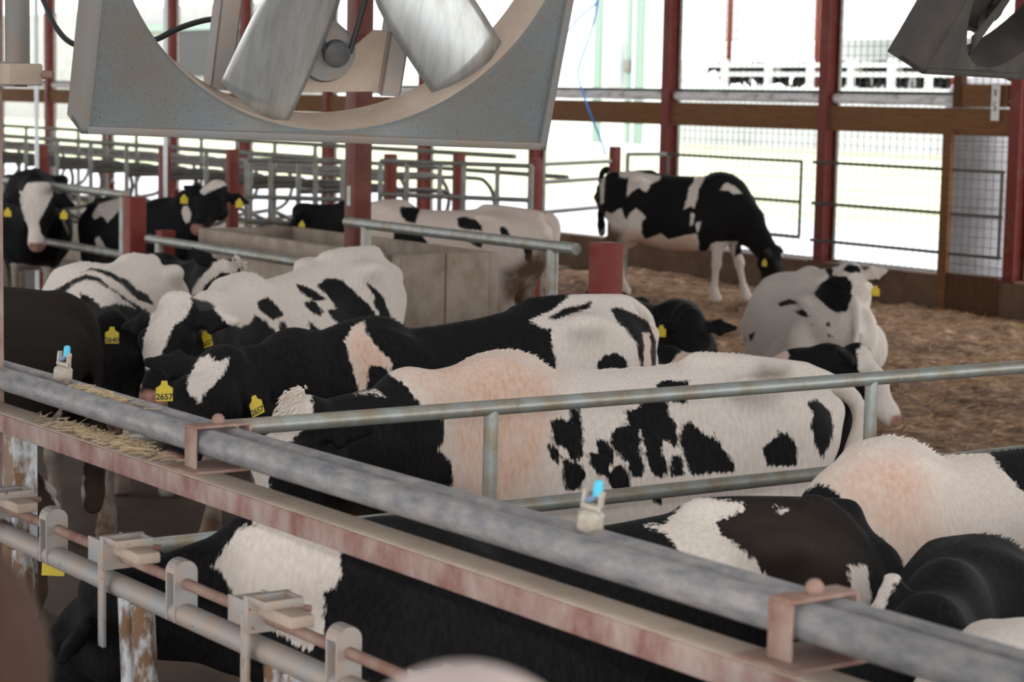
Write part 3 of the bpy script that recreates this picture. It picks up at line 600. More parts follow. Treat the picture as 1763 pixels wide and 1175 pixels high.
for k in range(len(post_x) - 1):
    x1, x0 = post_x[k] - .076, post_x[k + 1] + .076
    b = MB().box((x0, YW - .06, 2.06), (x1, YW - .015, 2.34), .004).build('timber_rail', 'wood')
    tag(b, 'brown timber rail of the bay next to the silo' if k == 0 else 'brown timber rail of the bay above the grazing heifer head' if k == 1 else 'brown timber rail between two side posts behind the stalls', 'timber rail', groups_b)
    c = empty('rolled_curtain', ((x0 + x1) / 2, YW + .03, 2.42))
    L = (x1 - x0) / 2
    MB().tube([(-L + (2 * L) * i / 8, 0, .004 * math.sin(i * 2.1)) for i in range(9)], .058, 12).build('tarp_roll', 'curtain', c)
    MB().tube([(-L, -.01, .072), (L, -.01, .072)], .016, 8).build('pipe', 'steel_dark', c)
    tag(c, 'rolled white curtain with dark pipe over the rail by the silo' if k == 0 else 'rolled white curtain between the wire panels' if k == 1 else 'rolled white curtain lying on a timber rail behind the stalls', 'curtain', 'rolled side curtains')
# wire mesh panels in the three bays by the pen
def wire_panel(x0, x1, label):
    p = empty('wire_panel', ((x0 + x1) / 2, YW + .07, .6)); L = (x1 - x0) / 2
    mb = MB(); n = int((x1 - x0) / .10)
    for i in range(n + 1):
        x = -L + 2 * L * i / n
        mb.box((x - .0022, -.003, 0), (x + .003, .003, 3.1))
    for j in range(32):
        mb.box((-L, -.003, j * .10 - .0022), (L, .003, j * .10 + .003))
    mb.build('wire_grid', 'wire', p)
    for z in (0, 3.1): MB().box((-L, -.012, z - .012), (L, .012, z + .012)).build('edge_bar', 'galv_old', p)
    tag(p, label, 'wire panel', 'wire mesh panels of the open side')
wire_panel(post_x[1] + .1, post_x[0] - .1, 'wire mesh panel of the bay that ends at the silo')
wire_panel(post_x[2] + .1, post_x[1] - .1, 'wire mesh panel between the second and third post from the silo')
# pipe gates inside the mesh
def pipe_gate(name, x0, x1, zs, uprights, y, label, r=.019, mat='steel_dark'):
    g = empty(name, ((x0 + x1) / 2, y, 0)); cx = (x0 + x1) / 2
    for z in zs:
        MB().tube([(x0 - cx, 0, z), (x1 - cx, 0, z)], r, 10).build('rail', mat, g)
    for x in uprights:
        MB().tube([(x - cx, 0, zs[-1] - (.0 if len(zs) > 1 else .5)), (x - cx, 0, zs[0])], r, 10).build('upright', mat, g)
    return tag(g, label, 'gate', 'pipe gates and rails')
pipe_gate('pipe_gate', post_x[2] + .05, post_x[1] - .30, (1.70, 1.24, .84), (post_x[2] + .12, post_x[1] - .30), YW - .115, 'dark pipe gate with three rails behind the standing cow')
pipe_gate('pipe_gate', post_x[1] - .1, post_x[0] - .1, (1.70, 1.24, .82), (post_x[0] - .12,), YW - .115, 'dark three rail pipe gate between the two posts nearest the silo')
# wooden frame at the silo bay
fr = empty('timber_hatch', (-16.0, YW, .5))
MB().box((-.06, -.185, -.35), (.06, -.125, 1.60)).build('upright', 'wood', fr)
MB().box((.06, -.175, -.35), (.76, -.13, .12)).build('kick_board', 'wood_dark', fr)
tag(fr, 'brown timber frame with a low board in front of the silo', 'timber hatch')
fr = empty('timber_hatch', (-16.0, YW, 2.35))
MB().box((-.06, -.06, 0), (.06, .02, .34)).build('upright', 'wood_dark', fr)
MB().box((.06, -.05, 0.01), (.70, -.01, .24)).build('board', 'wood', fr)
tag(fr, 'short brown board frame above the timber rail under the dark fan', 'timber hatch')
sg = empty('sign', (-15.42, YW - .10, 2.42))
MB().box((-.055, -.006, -.20), (.055, .006, .16), .003).build('board', 'paper', sg)
mb = MB()
for i, (a, b) in enumerate((((-.02, .12), (.02, .05)), ((-.02, .05), (.025, .12)), ((-.02, 0), (.02, -.02)), ((-.02, -.02), (.02, -.10)), ((-.02, -.10), (.02, -.06)))):
    mb.bar((a[0], -.008, a[1]), (b[0], -.008, b[1]), .004, .014, up=(0, 1, 0))
mb.build('lettering', 'ink', sg)
tag(sg, 'small white sign with black marks on the post by the silo', 'sign')

# silo
s_ = empty('silo', (-17.55, 18.5, 0))
mb = MB(); mb.lathe([(.46, 0), (.46, 2.45), (.40, 2.60), (.05, 2.75), (0.0, 2.75)], Matrix.Identity(4), 40); mb.build('shell', 'tank', s_)
for z in (.5, 1.2, 1.9): MB().lathe([(.462, z), (.472, z + .015), (.472, z + .03), (.462, z + .045)], Matrix.Identity(4), 40, False).build('hoop', 'tank', s_)
tag(s_, 'round pale steel tank standing outside the wire', 'tank')

# ---------------------------------------------------------------- buildings outside
bd = empty('milking_building', (-37.0, 46.0, 0))
c0 = at(955, 242, d=62); 
def outbuilding():
    # wall facing the barn, running along x at y = 44
    Y = 44.0
    xl, xr = at(690, 100, Y=Y).x, at(1128, 100, Y=Y).x
    bd.location = ((xl + xr) / 2, Y, 0)
    cx = bd.location.x
    zb = at(1000, 243, Y=Y).z
    MB().box((xl - cx, 0, zb - 1.5), (xr - cx, .5, zb + 6)).build('wall', 'white_clad', bd)
    for px, wpx in ((1031, 12), (1085, 8), (1103, 13)):
        a = at(px - wpx / 2, 100, Y=Y).x - cx; b_ = at(px + wpx / 2, 100, Y=Y).x - cx
        MB().box((a, -.08, zb), (b_, 0, zb + 6)).build('corner_trim', 'green_trim', bd)
    a = at(1048, 150, Y=Y); b_ = at(1077, 72, Y=Y)
    MB().box((a.x - cx, -.25, a.z), (b_.x - cx, -.0, b_.z), .02).build('meter_box', 'grey_box', bd)
    a = at(1056, 52, Y=Y); b_ = at(1072, 22, Y=Y)
    MB().box((a.x - cx, -.2, a.z), (b_.x - cx, -.0, b_.z), .02).build('junction_box', 'grey_box', bd)
    a = at(1082, 125, Y=Y); b_ = at(1090, 103, Y=Y)
    MB().box((a.x - cx, -.2, a.z), (b_.x - cx, -.0, b_.z), .02).build('switch_box', 'galv_old', bd)
    x = at(1096, 80, Y=Y).x - cx
    MB().tube([(x, -.1, zb), (x, -.1, zb + 6)], .06, 8).build('downpipe', 'white_clad', bd)
    # louvred opening seen through the fan
    a = at(818, 125, Y=Y); b_ = at(882, 62, Y=Y)
    MB().box((a.x - cx, -.06, a.z), (b_.x - cx, -.02, b_.z)).build('window', 'black', bd)
    mb = MB(); 
    for f in (0, .5, 1): mb.box((a.x - cx, -.12, a.z + (b_.z - a.z) * f - .05), (b_.x - cx, -.05, a.z + (b_.z - a.z) * f + .05))
    for f in (0, .45, 1): mb.box((a.x - cx + (b_.x - a.x) * f - .05, -.12, a.z), (a.x - cx + (b_.x - a.x) * f + .05, -.05, b_.z))
    mb.build('window_frame', 'white_clad', bd)
    tag(bd, 'white clad building with green corner trims and a grey meter box', 'building')
outbuilding()
# the shed with brown and dark walls far left
sh = empty('shed', (-70, 40, 0))
def shed():
    Y = 46.0
    xl, xr = at(-60, 100, Y=Y).x, at(420, 100, Y=Y).x
    cx = (xl + xr) / 2; sh.location = (cx, Y, 0)
    z0, z1 = at(320, 250, Y=Y).z, at(320, 52, Y=Y).z
    MB().box((xl - cx, 0, z0 - 1), (xr - cx, 5, z0 + .9)).build('wall', 'white_clad', sh)
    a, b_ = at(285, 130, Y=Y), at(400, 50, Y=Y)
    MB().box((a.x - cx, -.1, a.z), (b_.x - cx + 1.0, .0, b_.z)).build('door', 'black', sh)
    MB().box((a.x - cx - 3, -.2, b_.z), (b_.x - cx + 3, .1, b_.z + .35)).build('lintel', 'green_trim', sh)
    MB().box((xl - cx, .1, z0 + .9), (xr - cx, 5, z1 + 1.2)).build('upper_wall', 'roof', sh)
    tag(sh, 'pale shed with a wide dark doorway seen through the fan opening', 'shed')
shed()
# the next barn: white rails, posts, roof edge
nb = empty('neighbour_barn', (0, 0, 0))
def neighbour():
    Y = 52.0
    xl, xr = at(1150, 100, Y=Y).x, at(1800, 100, Y=Y).x
    cx = (xl + xr) / 2; nb.location = (cx, Y, 0)
    zr = [at(1400, y, Y=Y).z for y in (155, 128, 112)]
    for z in zr:
        MB().box((xl - cx, -.05, z - .075), (xr - cx, .05, z + .075)).build('rail', 'white_clad', nb)
    for px in (1172, 1248, 1323, 1395, 1465, 1535, 1600, 1668):
        x = at(px, 130, Y=Y).x - cx
        MB().box((x - .1, -.1, zr[0] - 1), (x + .1, .1, zr[2] + .2)).build('rail_post', 'white_clad', nb)
    for px, pt, pb in ((1237, 0, 160), (1388, 0, 100), (1625, 60, 165)):
        x = at(px, 130, Y=Y).x - cx
        MB().box((x - .09, .4, zr[0] - .5), (x + .09, .55, zr[2] + 4.5)).build('column', 'red', nb)
    ze = at(1400, 70, Y=Y + 1).z
    MB().box((xl - cx, .8, ze), (xr - cx, 1.0, ze + 3.6)).build('wall', 'white_clad', nb)
    MB().box((xl - cx, 9.0, zr[0] - 1.5), (xr - cx, 9.2, ze + 3)).build('back_wall', 'white_clad', nb)
    MB().box((xl - cx - 2, .7, ze + 3.5), (xr - cx + 2, 10, ze + 3.7)).build('roof', 'roof', nb)
    MB().box((xl - cx, -.3, zr[0] - 2.5), (xr - cx, 9, zr[0] - .40)).build('plinth', 'yard', nb)
    tag(nb, 'neighbouring barn with white pipe rails full of cattle', 'barn')
    return cx, Y, zr
NB = neighbour()

# ---------------------------------------------------------------- free stalls and pipework behind
def stall_divider(x, y, label_i):
    d = empty('stall_divider', (x, y, .1))
    loop = [(0, -.15, 1.18), (0, 1.5, 1.18), (0, 1.85, 1.10), (0, 1.98, .82), (0, 1.85, .52), (0, 1.5, .42), (0, .6, .36), (0, -.15, .62)]
    MB().tube(catmull(loop, 5), .03, 8).build('loop', 'steel_dark', d)
    MB().tube([(0, -.15, 0), (0, -.15, 1.55)], .03, 8).build('post', 'galv_old', d)
    return tag(d, 'bent pipe divider of the free stall row behind the pens', 'stall divider', 'free stall dividers')
for i in range(26):
    stall_divider(-20.8 - i * 1.15, 11.4, i)
for i in range(16):
    stall_divider(-24.0 - i * 1.15, 14.0, i)
def long_rail(name, a, b, r, mat, label, group):
    c = (Vector(a) + Vector(b)) / 2
    o = MB().tube([Vector(a) - c, Vector(b) - c], r, 10).build(name, mat)
    o.location = c
    return tag(o, label, 'rail', group)
for i, (y, z) in enumerate(((11.25, 1.66), (12.2, 1.42), (13.85, 1.68), (14.6, 1.44))):
    long_rail('stall_rail', (-51, y, z), (-20.4, y, z), .03, 'galv_old',
              'long neck rail of the free stalls running away under the fan', 'neck rails of the free stalls')
curb = slab('stall_curb', (-52, 11.1, 0), (-22.5, 11.3, .25), 'concrete', None); tag(curb, 'concrete curb under the free stall row', 'curb')
sb = slab('stall_bed', (-52, 11.3, 0), (-22.5, 16.2, .18), 'concrete', None); tag(sb, 'pale concrete stall bed behind the concrete curb', 'stall bed')
rl = 'red post of the free stall row seen below the fan'
for px, d in ((72, 21.5), (283, 22.0), (400, 21.5), (672, 21.0), (790, 22.0), (922, 20.5), (1058, 24.6)):
    p = at(px, 300, d=d)
    o = MB().box((-.05, -.05, 0), (.05, .05, 1.78 if px < 1000 else 1.82), .004).build('stall_post', 'red')
    o.location = (p.x, p.y, 0)
    tag(o, {922: 'red stall post beside the galvanised gate end', 1058: 'short red post at the tail of the standing cow', 672: 'red stall post just beside the big red column'}.get(px, rl), 'post', 'red posts of the free stalls')
# gate of galvanised pipes at the end of the stalls
def plane_gate(name, pxa, pxb, ya, yb, depth, rails, ups, label):
    """pipe gate between two ground points; rails given as heights"""
    a, b = at(pxa, 300, d=depth[0]), at(pxb, 300, d=depth[1])
    g = empty(name, (a.x, a.y, 0))
    v = Vector((b.x - a.x, b.y - a.y, 0))
    for z in rails: MB().tube([(0, 0, z), (v.x, v.y, z)], .024, 10).build('rail', 'galv_old', g)
    for f in ups: MB().tube([(v.x * f, v.y * f, rails[-1] if f not in (0, 1) else .0), (v.x * f, v.y * f, rails[0])], .024, 10).build('upright', 'galv_old', g)
    return tag(g, label, 'gate', 'pipe gates and rails')
plane_gate('stall_gate', 655, 915, 0, 0, (20.6, 20.0), (1.72, 1.40, 1.17, .95), (0, .18, .40, .56, .78, 1), 'galvanised pipe gate behind the dirty white cow')
plane_gate('stall_gate', 935, 1050, 0, 0, (22.6, 24.2), (1.66, 1.47, 1.15), (0,), 'weathered pipe gate reaching to the tail of the standing cow')
plane_gate('stall_gate', 425, 590, 0, 0, (20.8, 20.6), (1.70, 1.34, 1.10), (0, .25, .72, 1), 'weathered pipe gate between the black head and the big red column')
plane_gate('stall_gate', 1080, 1145, 0, 0, (25.2, 25.6), (1.72, 1.3), (0,), 'small pale pipe gate over the back of the standing cow')

# ---------------------------------------------------------------- raised crossing with the water trough
YT = 7.1
slab('floor_crossing', (-30, YT + .05, 0), (-12.2, 10.8, .10), 'alley')
t = empty('water_trough', (-13.75, 7.78, .10))
def trough():
    L, W, zt, zb, th = 1.48, .43, 1.185, .66, .07
    mb = MB()
    mb.box((-L, -W, zb), (L, -W + th, zt), .008).box((-L, W - th, zb), (L, W, zt), .008)
    mb.box((-L, -W + th, zb), (-L + th, W - th, zt), .008).box((L - th, -W + th, zb), (L, W - th, zt), .008)
    mb.box((-L + .01, -W + .01, zb), (L - .01, W - .01, zb + .08))
    mb.build('basin', 'concrete', t)
    MB().box((-L + .1, -W + .08, 0), (L - .1, W - .06, zb)).build('plinth', 'concrete', t)
    MB().box((L - .02, -W - .02, zb - .06), (L + .06, W + .02, zb), .01).build('ledge', 'concrete', t)
    MB().box((-L + th, -W + th, .98), (L - th, W - th, .99)).build('water', 'water', t)
    MB().box((L, -.005, zb), (L + .004, .005, zt)).build('seam', 'sill', t)
    tag(t, 'long dusty concrete water trough beside the big red column', 'trough')
M['water'] = plain('dark_water', (.05, .045, .035), .08)
trough()
p = empty('steel_column', (-12.30, YT, 0))
mb = MB(); mb.box((-.07, -.065, 0), (.07, .065, 5.2), .006)
mb.build('column', 'red_dark', p)
MB().box((-.13, -.12, 1.20), (.12, .12, 1.32), .01).build('collar', 'red', p)
MB().box((-.03, -.069, 1.62), (.02, -.064, 1.75)).build('bare_patch', 'galv', p)
mb = MB(); mb.box((-.09, -.085, 2.58), (.09, .08, 2.74), .006); mb.tube([(.08, .02, 2.68), (.17, .02, 2.68)], .03, 6); mb.build('bracket', 'red_dark', p)
tag(p, 'big dark red steel column that stands behind the fan by the trough', 'column')
for x, z, lab in ((-9.53, 1.56, 'stubby red post at the end of the rail beside the dirty white cow'), (-15.87, 1.50, 'red post at the corner of the trough beside the pale upright')):
    o = MB().box((-.07, -.07, 0), (.07, .07, z), .005).build('bollard', 'red')
    o.location = (x, YT, 0); tag(o, lab, 'post')
o = MB().box((-.06, -.06, 0), (.06, .06, 1.25), .005).build('bollard', 'red'); o.location = (-15.55, YT + .12, 0)
tag(o, 'second red post tucked behind the trough corner post', 'post')
def rail_with_legs(name, x0, x1, z, legs, label, y=YT, z2=None):
    g = empty(name, ((x0 + x1) / 2, y, 0)); cx = (x0 + x1) / 2
    MB().tube([(x0 - cx, 0, z), (x1 - cx, 0, z)], .034, 14).build('rail', 'galv', g)
    if z2: MB().tube([(x0 - cx, 0, z2), (x1 - cx, 0, z2)], .034, 14).build('rail', 'galv_old', g)
    for x in legs: MB().tube([(x - cx, 0, 0), (x - cx, 0, z - .02)], .034, 12).build('leg', 'galv', g)
    return tag(g, label, 'rail')
rail_with_legs('guard_rail', -12.2, -9.62, 1.52, (-11.95, -9.85), 'pale galvanised rail from the big red column to the stubby red post', y=YT - .14)
rail_with_legs('guard_rail', -20.5, -16.0, 1.51, (-16.05, -20.3), 'double rail in front of the cow with the wide white blaze', y=YT - .02, z2=1.02)
g = rail_with_legs('guard_rail', -15.5, -12.45, 1.19, (-15.3, -12.6), 'weathered rail running along the front of the trough', y=YT - .05)

# ---------------------------------------------------------------- feed line: headlocks, red beam, pipes
YF = 2.11
M["dust"]=M["dust"]
def headlock_row():
    h = empty('headlock_row', (-4.4, 2.13, 0), .03); cx = -4.4
    MB().tube([(-5.83 - cx, 0, 1.13), (-2.4 - cx, 0, 1.13)], .028, 16).build('top_rail', 'galv_dust', h)
    MB().tube([(-5.83 - cx, 0, .45), (-2.4 - cx, 0, .45)], .028, 12).build('bottom_rail', 'galv_mud', h)
    MB().tube([(-5.83 - cx, .0, 1.205), (-2.4 - cx, 0, 1.205)], .013, 12).build('lock_rod', 'rust', h)
    for k in range(-1, 4):
        gx = -5.22 + .73 * k - cx
        mb = MB()          # rounded strap that carries the rod
        mb.poly([(-.03, -.07)] + [(-.03 * math.cos(a), .045 + .03 * math.sin(a)) for a in np.linspace(0, PI, 9)] + [(.03, -.07)], .006,
                frame_mat((0, 1, 0), (0, 0, 1), (1, 0, 0), (gx - .022, 0, 1.185)))
        mb.poly([(-.03, -.07)] + [(-.03 * math.cos(a), .045 + .03 * math.sin(a)) for a in np.linspace(0, PI, 9)] + [(.03, -.07)], .006,
                frame_mat((0, 1, 0), (0, 0, 1), (1, 0, 0), (gx + .018, 0, 1.185)))
        n = 9; ang = np.linspace(0, PI, n)
        for i in range(n - 1):
            q = [(s_, -.031 * math.cos(ang[j]), 1.23 + .031 * math.sin(ang[j])) for j in (i, i + 1) for s_ in (gx - .022, gx + .024)]
            vs = [mb.bm.verts.new(v) for v in (q[0], q[1], q[3], q[2])]
            mb.bm.faces.new(vs)
        mb.build('rod_guide', 'galv_dust', h) if k >= 0 else mb.bm.free()
        lx = gx + .41
        lt = MB()          # latch: two cheek plates, cross plates, tongue
        lt.box((lx - .10, -.045, 1.185), (lx - .004, -.039, 1.245), .002).box((lx - .10, .039, 1.185), (lx - .004, .045, 1.245), .002)
        lt.box((lx - .10, -.045, 1.19), (lx - .094, .045, 1.24), .002)
        lt.box((lx - .012, -.055, 1.175), (lx + .006, .060, 1.262), .004)
        lt.box((lx + .006, -.05, 1.245), (lx + .07, -.042, 1.262), .002).box((lx + .006, .042, 1.245), (lx + .07, .05, 1.262), .002)
        lt.box((lx + .062, -.05, 1.24), (lx + .074, .05, 1.262), .003)
        o = lt.build('latch', 'galv_dust', h)
        MB().box((lx + .0, -.03, 1.215), (lx + .155, .03, 1.243), .006).build('tongue', 'dust', o)
        MB().tube([(lx + .04, .03, 1.235), (lx + .04, .085, 1.225)], .008, 8).build('pin', 'rust', o)
        MB().box((lx - .03, -.052, .98), (lx + .0, -.040, 1.22), .004).build('drop_plate', 'galv_dust', o)
        for j, (dx, r) in enumerate(((.035, .026), (.115, .030))):
            MB().tube([(lx + dx, 0, 1.11), (lx + dx + .05, -.01, .80), (lx + dx + .07, -.01, .47)], r, 14).build('stanchion', 'galv_mud', h)
        MB().tube([(lx - .28, .01, 1.11), (lx - .10, .01, .80), (lx - .02, .01, .47)], .018, 10).build('swing_bar', 'galv_mud', h) if k == 99 else None
    for x in (-5.79, -2.45):
        MB().box((x - cx - .04, -.04, 0), (x - cx + .04, .04, 1.12)).build('post', 'galv_mud', h)
    tag(h, 'row of dusty galvanised headlocks along the feed alley', 'headlock row')
headlock_row()
bm_ = empty('feed_beam', (-4.4, 2.197, 1.425), .03)
MB().box((-2.6, -.046, -.026), (2.6, .046, .026), .005).build('tube', 'red_dust', bm_)
MB().box((-2.6, -.043, .026), (2.6, .043, .0285), .001).build('dust_cover', 'dust', bm_)
tag(bm_, 'long dusty red steel beam that crosses the foreground', 'beam')
for x, lab in ((-5.60, 'galvanised upright under the red beam at the left frame edge'), (-2.2, 'galvanised upright under the far end of the red beam')):
    o = MB().box((-.045, -.035, 0), (.045, .035, 1.398), .004).build('beam_upright', 'galv_mud'); o.location = (x, 2.197 + .03 * (x + 4.4), 0); tag(o, lab, 'upright')
p = empty('side_post', (-5.90, 2.15, 0))
MB().box((-.06, -.06, 0), (.06, .06, 5.2), .006).build('column', 'red_dust', p)
hd = MB()
a = at(30, 60, d=5.95) - p.location
hd.tube([(a.x, a.y, a.z - .10), (a.x, a.y, 3.0)], .034, 16); hd.build('bracket_tube', 'fan_rim', p)
q = at(36, 128, d=5.95) - p.location
MB().box((q.x - .04, q.y - .05, q.z - .03), (q.x + .04, q.y + .05, q.z + .03), .006).build('clamp', 'dust', p)
MB().tube([(q.x, q.y, q.z), (q.x + .05, q.y + .075, q.z)], .012, 8).build('bolt', 'rust', p)
MB().bar((0, 0, q.z), (q.x, q.y, q.z), .05, .07).build('arm', 'fan_rim', p)
tag(p, 'dusty red post with a fan bracket at the left frame edge', 'post')

def pipe_line():
    for i, (y, lab) in enumerate(((2.235, 'front one of the two dusty black pipes on the red beam'), (2.301, 'rear one of the two dusty black pipes, carrying the spray nozzles'))):
        o = MB().tube([(-2.6, 0, 0), (-1.2, 0, .003), (0, 0, -.002), (1.4, 0, .002), (2.6, 0, 0)], .0325, 20).build('water_pipe', 'blackpipe')
        o.location = (-4.4, y, 1.52); o.rotation_euler = (0, 0, .03); tag(o, lab, 'pipe')
    for x, lab in ((-4.575, 'rusty pipe clamp with a bolt on the beam near the wire ear tag cows'), (-2.53, 'rusty pipe clamp with a bolt at the lower part of the beam')):
        b = empty('pipe_clamp', (x, 2.268 + .03 * (x + 4.4), 1.455), .03)
        mb = MB(); wv = .028
        mb.box((-wv, -.076, 0), (wv, -.069, .100), .003).box((-wv, .069, 0), (wv, .076, .100), .003).box((-wv, -.076, .0985), (wv, .076, .106), .003)
        mb.build('strap', 'rust', b)
        MB().ball((0, 0, .114), .016, 2).build('bolt', 'rust', b)
        MB().box((-.07, -.11, -.003), (.07, .08, .005), .002).build('base_plate', 'rust', b)
        tag(b, 'rusty pipe clamp above the first headlocks, beside the blazed black head' if x < -4 else 'rusty pipe clamp in front of the black cow with the white tail tip', 'pipe clamp', 'pipe clamps on the beam')
    for x, lab in ((-5.55, 'clear spray nozzle with blue cap on the pipe in front of the dark brown cow'), (-3.17, 'clear spray nozzle with blue cap on the pipe in front of the spotted cow')):
        n = empty('spray_nozzle', (x, 2.301 + .03 * (x + 4.4), 1.548))
        I = Matrix.Translation((0, 0, 0))
        MB().lathe([(.024, 0), (.027, .006), (.026, .03), (.020, .036), (.012, .040), (0, .040)], I, 14).build('body', 'clear', n)
        mb = MB(); mb.box((-.022, -.007, .038), (-.014, .007, .078), .002).box((.014, -.007, .038), (.022, .007, .078), .002).box((-.022, -.008, .040), (.022, .008, .050), .002)
        mb.build('yoke', 'clear', n)
        MB().bar((-.016, 0, .052), (.006, 0, .066), .012, .012, .002).build('clip', 'nozzle_grey', n)
        MB().lathe([(.009, .068), (.010, .074), (.009, .094), (.005, .098), (0, .098)], Matrix.Translation((.008, 0, 0)), 12).build('cap', 'nozzle_blue', n)
        n.rotation_euler = (0, .12, .4)
        tag(n, lab, 'spray nozzle', 'spray nozzles')
pipe_line()
M['straw_gold'] = worn('dry_straw', (.52, .41, .26), (.40, .30, .18), 20, .4, .7, .8)
def on_beam(rnd):
    x = rnd.gauss(-5.05, .16); return x, 2.197 + .03 * (x + 4.4) + rnd.uniform(-.03, .035), 1.457 + abs(rnd.gauss(0, .006))
strands('straw', 420, on_beam, 'straw_gold', 'pale chopped straw lying on the left end of the red beam', lmin=.015, lmax=.07, r=.0013)
def on_pipe(rnd):
    x = rnd.gauss(-5.25, .09); return x, 2.268 + .03 * (x + 4.4) + rnd.uniform(-.012, .012), 1.546 + abs(rnd.gauss(0, .006))
strands('straw', 150, on_pipe, 'straw_gold', 'wisp of straw caught between the two black pipes', lmin=.015, lmax=.06, r=.0013)

# divider rails between the two pens
def pen_divider():
    g = empty('pen_divider', (-5.05, 4.8, 0)); X = 0
    MB().tube([(0, 2.235 - 4.8, 1.464), (0, 3.9, 1.464)], .0228, 16).build('top_rail', 'galv', g)
    MB().tube([(0, 2.15 - 4.8, 1.166), (0, 3.9, 1.166)], .0228, 16).build('lower_rail', 'galv', g)
    for y, z in ((3.365, 1.158), (4.855, 0), (8.65, 0)):
        MB().tube([(0, y - 4.8, z), (0, y - 4.8, 1.456)], .0215, 14).build('upright', 'galv', g)
    tag(g, 'galvanised two rail pen divider in front of the spotted cow', 'pen divider')
pen_divider()

# ---------------------------------------------------------------- fans
def drum_fan(name, label, dark=False):
    f = empty(name)
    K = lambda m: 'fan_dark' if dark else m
    S, R, D = .685, .668, .11     # half box, opening radius, box depth; front face at y=0 looking to -y
    # face plate with round opening, slightly dished towards it
    bm = bmesh.new(); seg = 96
    outer, inner, lip, back = [], [], [], []
    for k in range(seg):
        a = 2 * PI * k / seg
        c, s = math.cos(a), math.sin(a)
        m = max(abs(c), abs(s))
        outer.append(bm.verts.new((S * c / m * .985, .012, S * s / m * .985)))
        inner.append(bm.verts.new((R * c, .024, R * s)))
        lip.append(bm.verts.new(((R - .008) * c, .034, (R - .008) * s)))
    for ring in ((outer, inner), (inner, lip)):
        for k in range(seg):
            bm.faces.new((ring[0][k], ring[0][(k + 1) % seg], ring[1][(k + 1) % seg], ring[1][k]))
    me = bpy.data.meshes.new('face_plate')
    for fc in bm.faces: fc.smooth = True
    bm.to_mesh(me); bm.free()
    me.materials.append(M[K('fan_steel')])
    o = link('face_plate', me, None, f)
    sm = o.modifiers.new('thick', 'SOLIDIFY'); sm.thickness = .004
    es = o.modifiers.new('es', 'EDGE_SPLIT'); es.split_angle = math.radians(30)
    MB().lathe([(R + .001, -.034), (R - .008, -.034), (R - .008, -.19), (R + .001, -.19), (R + .001, -.034)], frame_mat((1, 0, 0), (0, 0, 1), (0, -1, 0), (0, 0, 0)), 96, False).build('duct_ring', K('dust'), f)
    for nm, lo, hi in (('bottom_flange', (-S, 0, -S), (S, D, -S + .022)), ('top_flange', (-S, 0, S - .022), (S, D, S)),
                       ('side_flange', (-S, 0, -S), (-S + .022, D + .05, S)), ('side_flange', (S - .022, 0, -S), (S, D, S))):
        MB().box(lo, hi, .003).build(nm, K('fan_rim'), f)
    # rear motor channels
    for x in (-.25, .26):
        mb = MB(); h = math.sqrt((R - .01) ** 2 - x * x)
        mb.box((x - .03, .20, -h), (x + .03, .205, h)).box((x - .03, .20, -h), (x - .025, .27, h)).box((x + .025, .20, -h), (x + .03, .27, h))
        mb.build('channel', K('galv_dust'), f)
    m_ = MB(); m_.poly([(-.10, -.615), (.18, -.60), (.19, -.42), (.13, -.42), (.02, -.53), (-.10, -.545)], .006, frame_mat((1, 0, 0), (0, 0, 1), (0, -1, 0), (.06, .235, 0)))
    m_.build('motor_plate', K('dust'), f)
    mt = MB(); mt.lathe([(.075, 0), (.085, .02), (.085, .15), (.07, .18), (0, .18)], frame_mat((1, 0, 0), (0, 0, -1), (0, 1, 0), (.03, .14, -.475)), 28)
    mo = mt.build('motor', K('fan_rim'), f)
    pl = MB(); pl.lathe([(0, 0), (.02, 0), (.034, .004), (.038, .008), (.034, .016), (.038, .024), (.038, .03), (0, .03)], frame_mat((1, 0, 0), (0, 0, -1), (0, 1, 0), (.045, .108, -.465)), 28)
    pl.build('pulley', K('motor'), mo)
    hub = MB(); hub.lathe([(0, -.03), (.05, -.03), (.06, 0), (.14, .01), (.15, .03), (.14, .05), (.05, .06), (0, .06)], frame_mat((1, 0, 0), (0, 0, -1), (0, 1, 0), (0, .06, 0)), 32)
    hub.build('hub', K('motor'), f)
    bt = MB()
    bt.tube([(.083, .123, -.46), (.150, .123, .0)], .008, 8).tube([(.008, .123, -.46), (-.135, .123, .0)], .008, 8)
    bt.build('belt', K('black'), f)
    # twisted blades
    for k in range(6):
        a0 = math.radians(-90 - 18 + 60 * k)
        bm = bmesh.new(); nr, nc = 14, 12
        rows = []
        for i in range(nr + 1):
            r = .07 + (R - .022 - .07) * i / nr
            u = i / nr
            ch = .13 + .20 * math.sin(min(1, u * 1.9) * PI / 2) - .05 * u * u
            pitch = math.radians(48 - 24 * u)
            row = []
            for j in range(nc + 1):
                v = j / nc - .5
                arc = v * ch
                cam_ = .035 * (1 - 4 * v * v)
                tx = arc * math.cos(pitch); ty = arc * math.sin(pitch) - cam_
                rr = r - (.5 * (tx * tx) / max(r, .2)) + (.05 * v if u > .95 else 0)
                x = rr * math.cos(a0) - tx * math.sin(a0); z = rr * math.sin(a0) + tx * math.cos(a0)
                row.append(bm.verts.new((x, .065 + ty * .5, z)))
            rows.append(row)
        for i in range(nr):
            for j in range(nc):
                fc = bm.faces.new((rows[i][j], rows[i + 1][j], rows[i + 1][j + 1], rows[i][j + 1])); fc.smooth = True
        me = bpy.data.meshes.new('blade'); bm.to_mesh(me); bm.free(); me.materials.append(M[K('blade')])
        o = link('blade', me, None, f)
        sm = o.modifiers.new('thick', 'SOLIDIFY'); sm.thickness = .003
    for x in (-.5, .5):
        MB().tube([(x, .06, S), (x, .06, S + .5)], .012, 8).build('hanger', 'galv', f)
    return tag(f, label, 'fan')
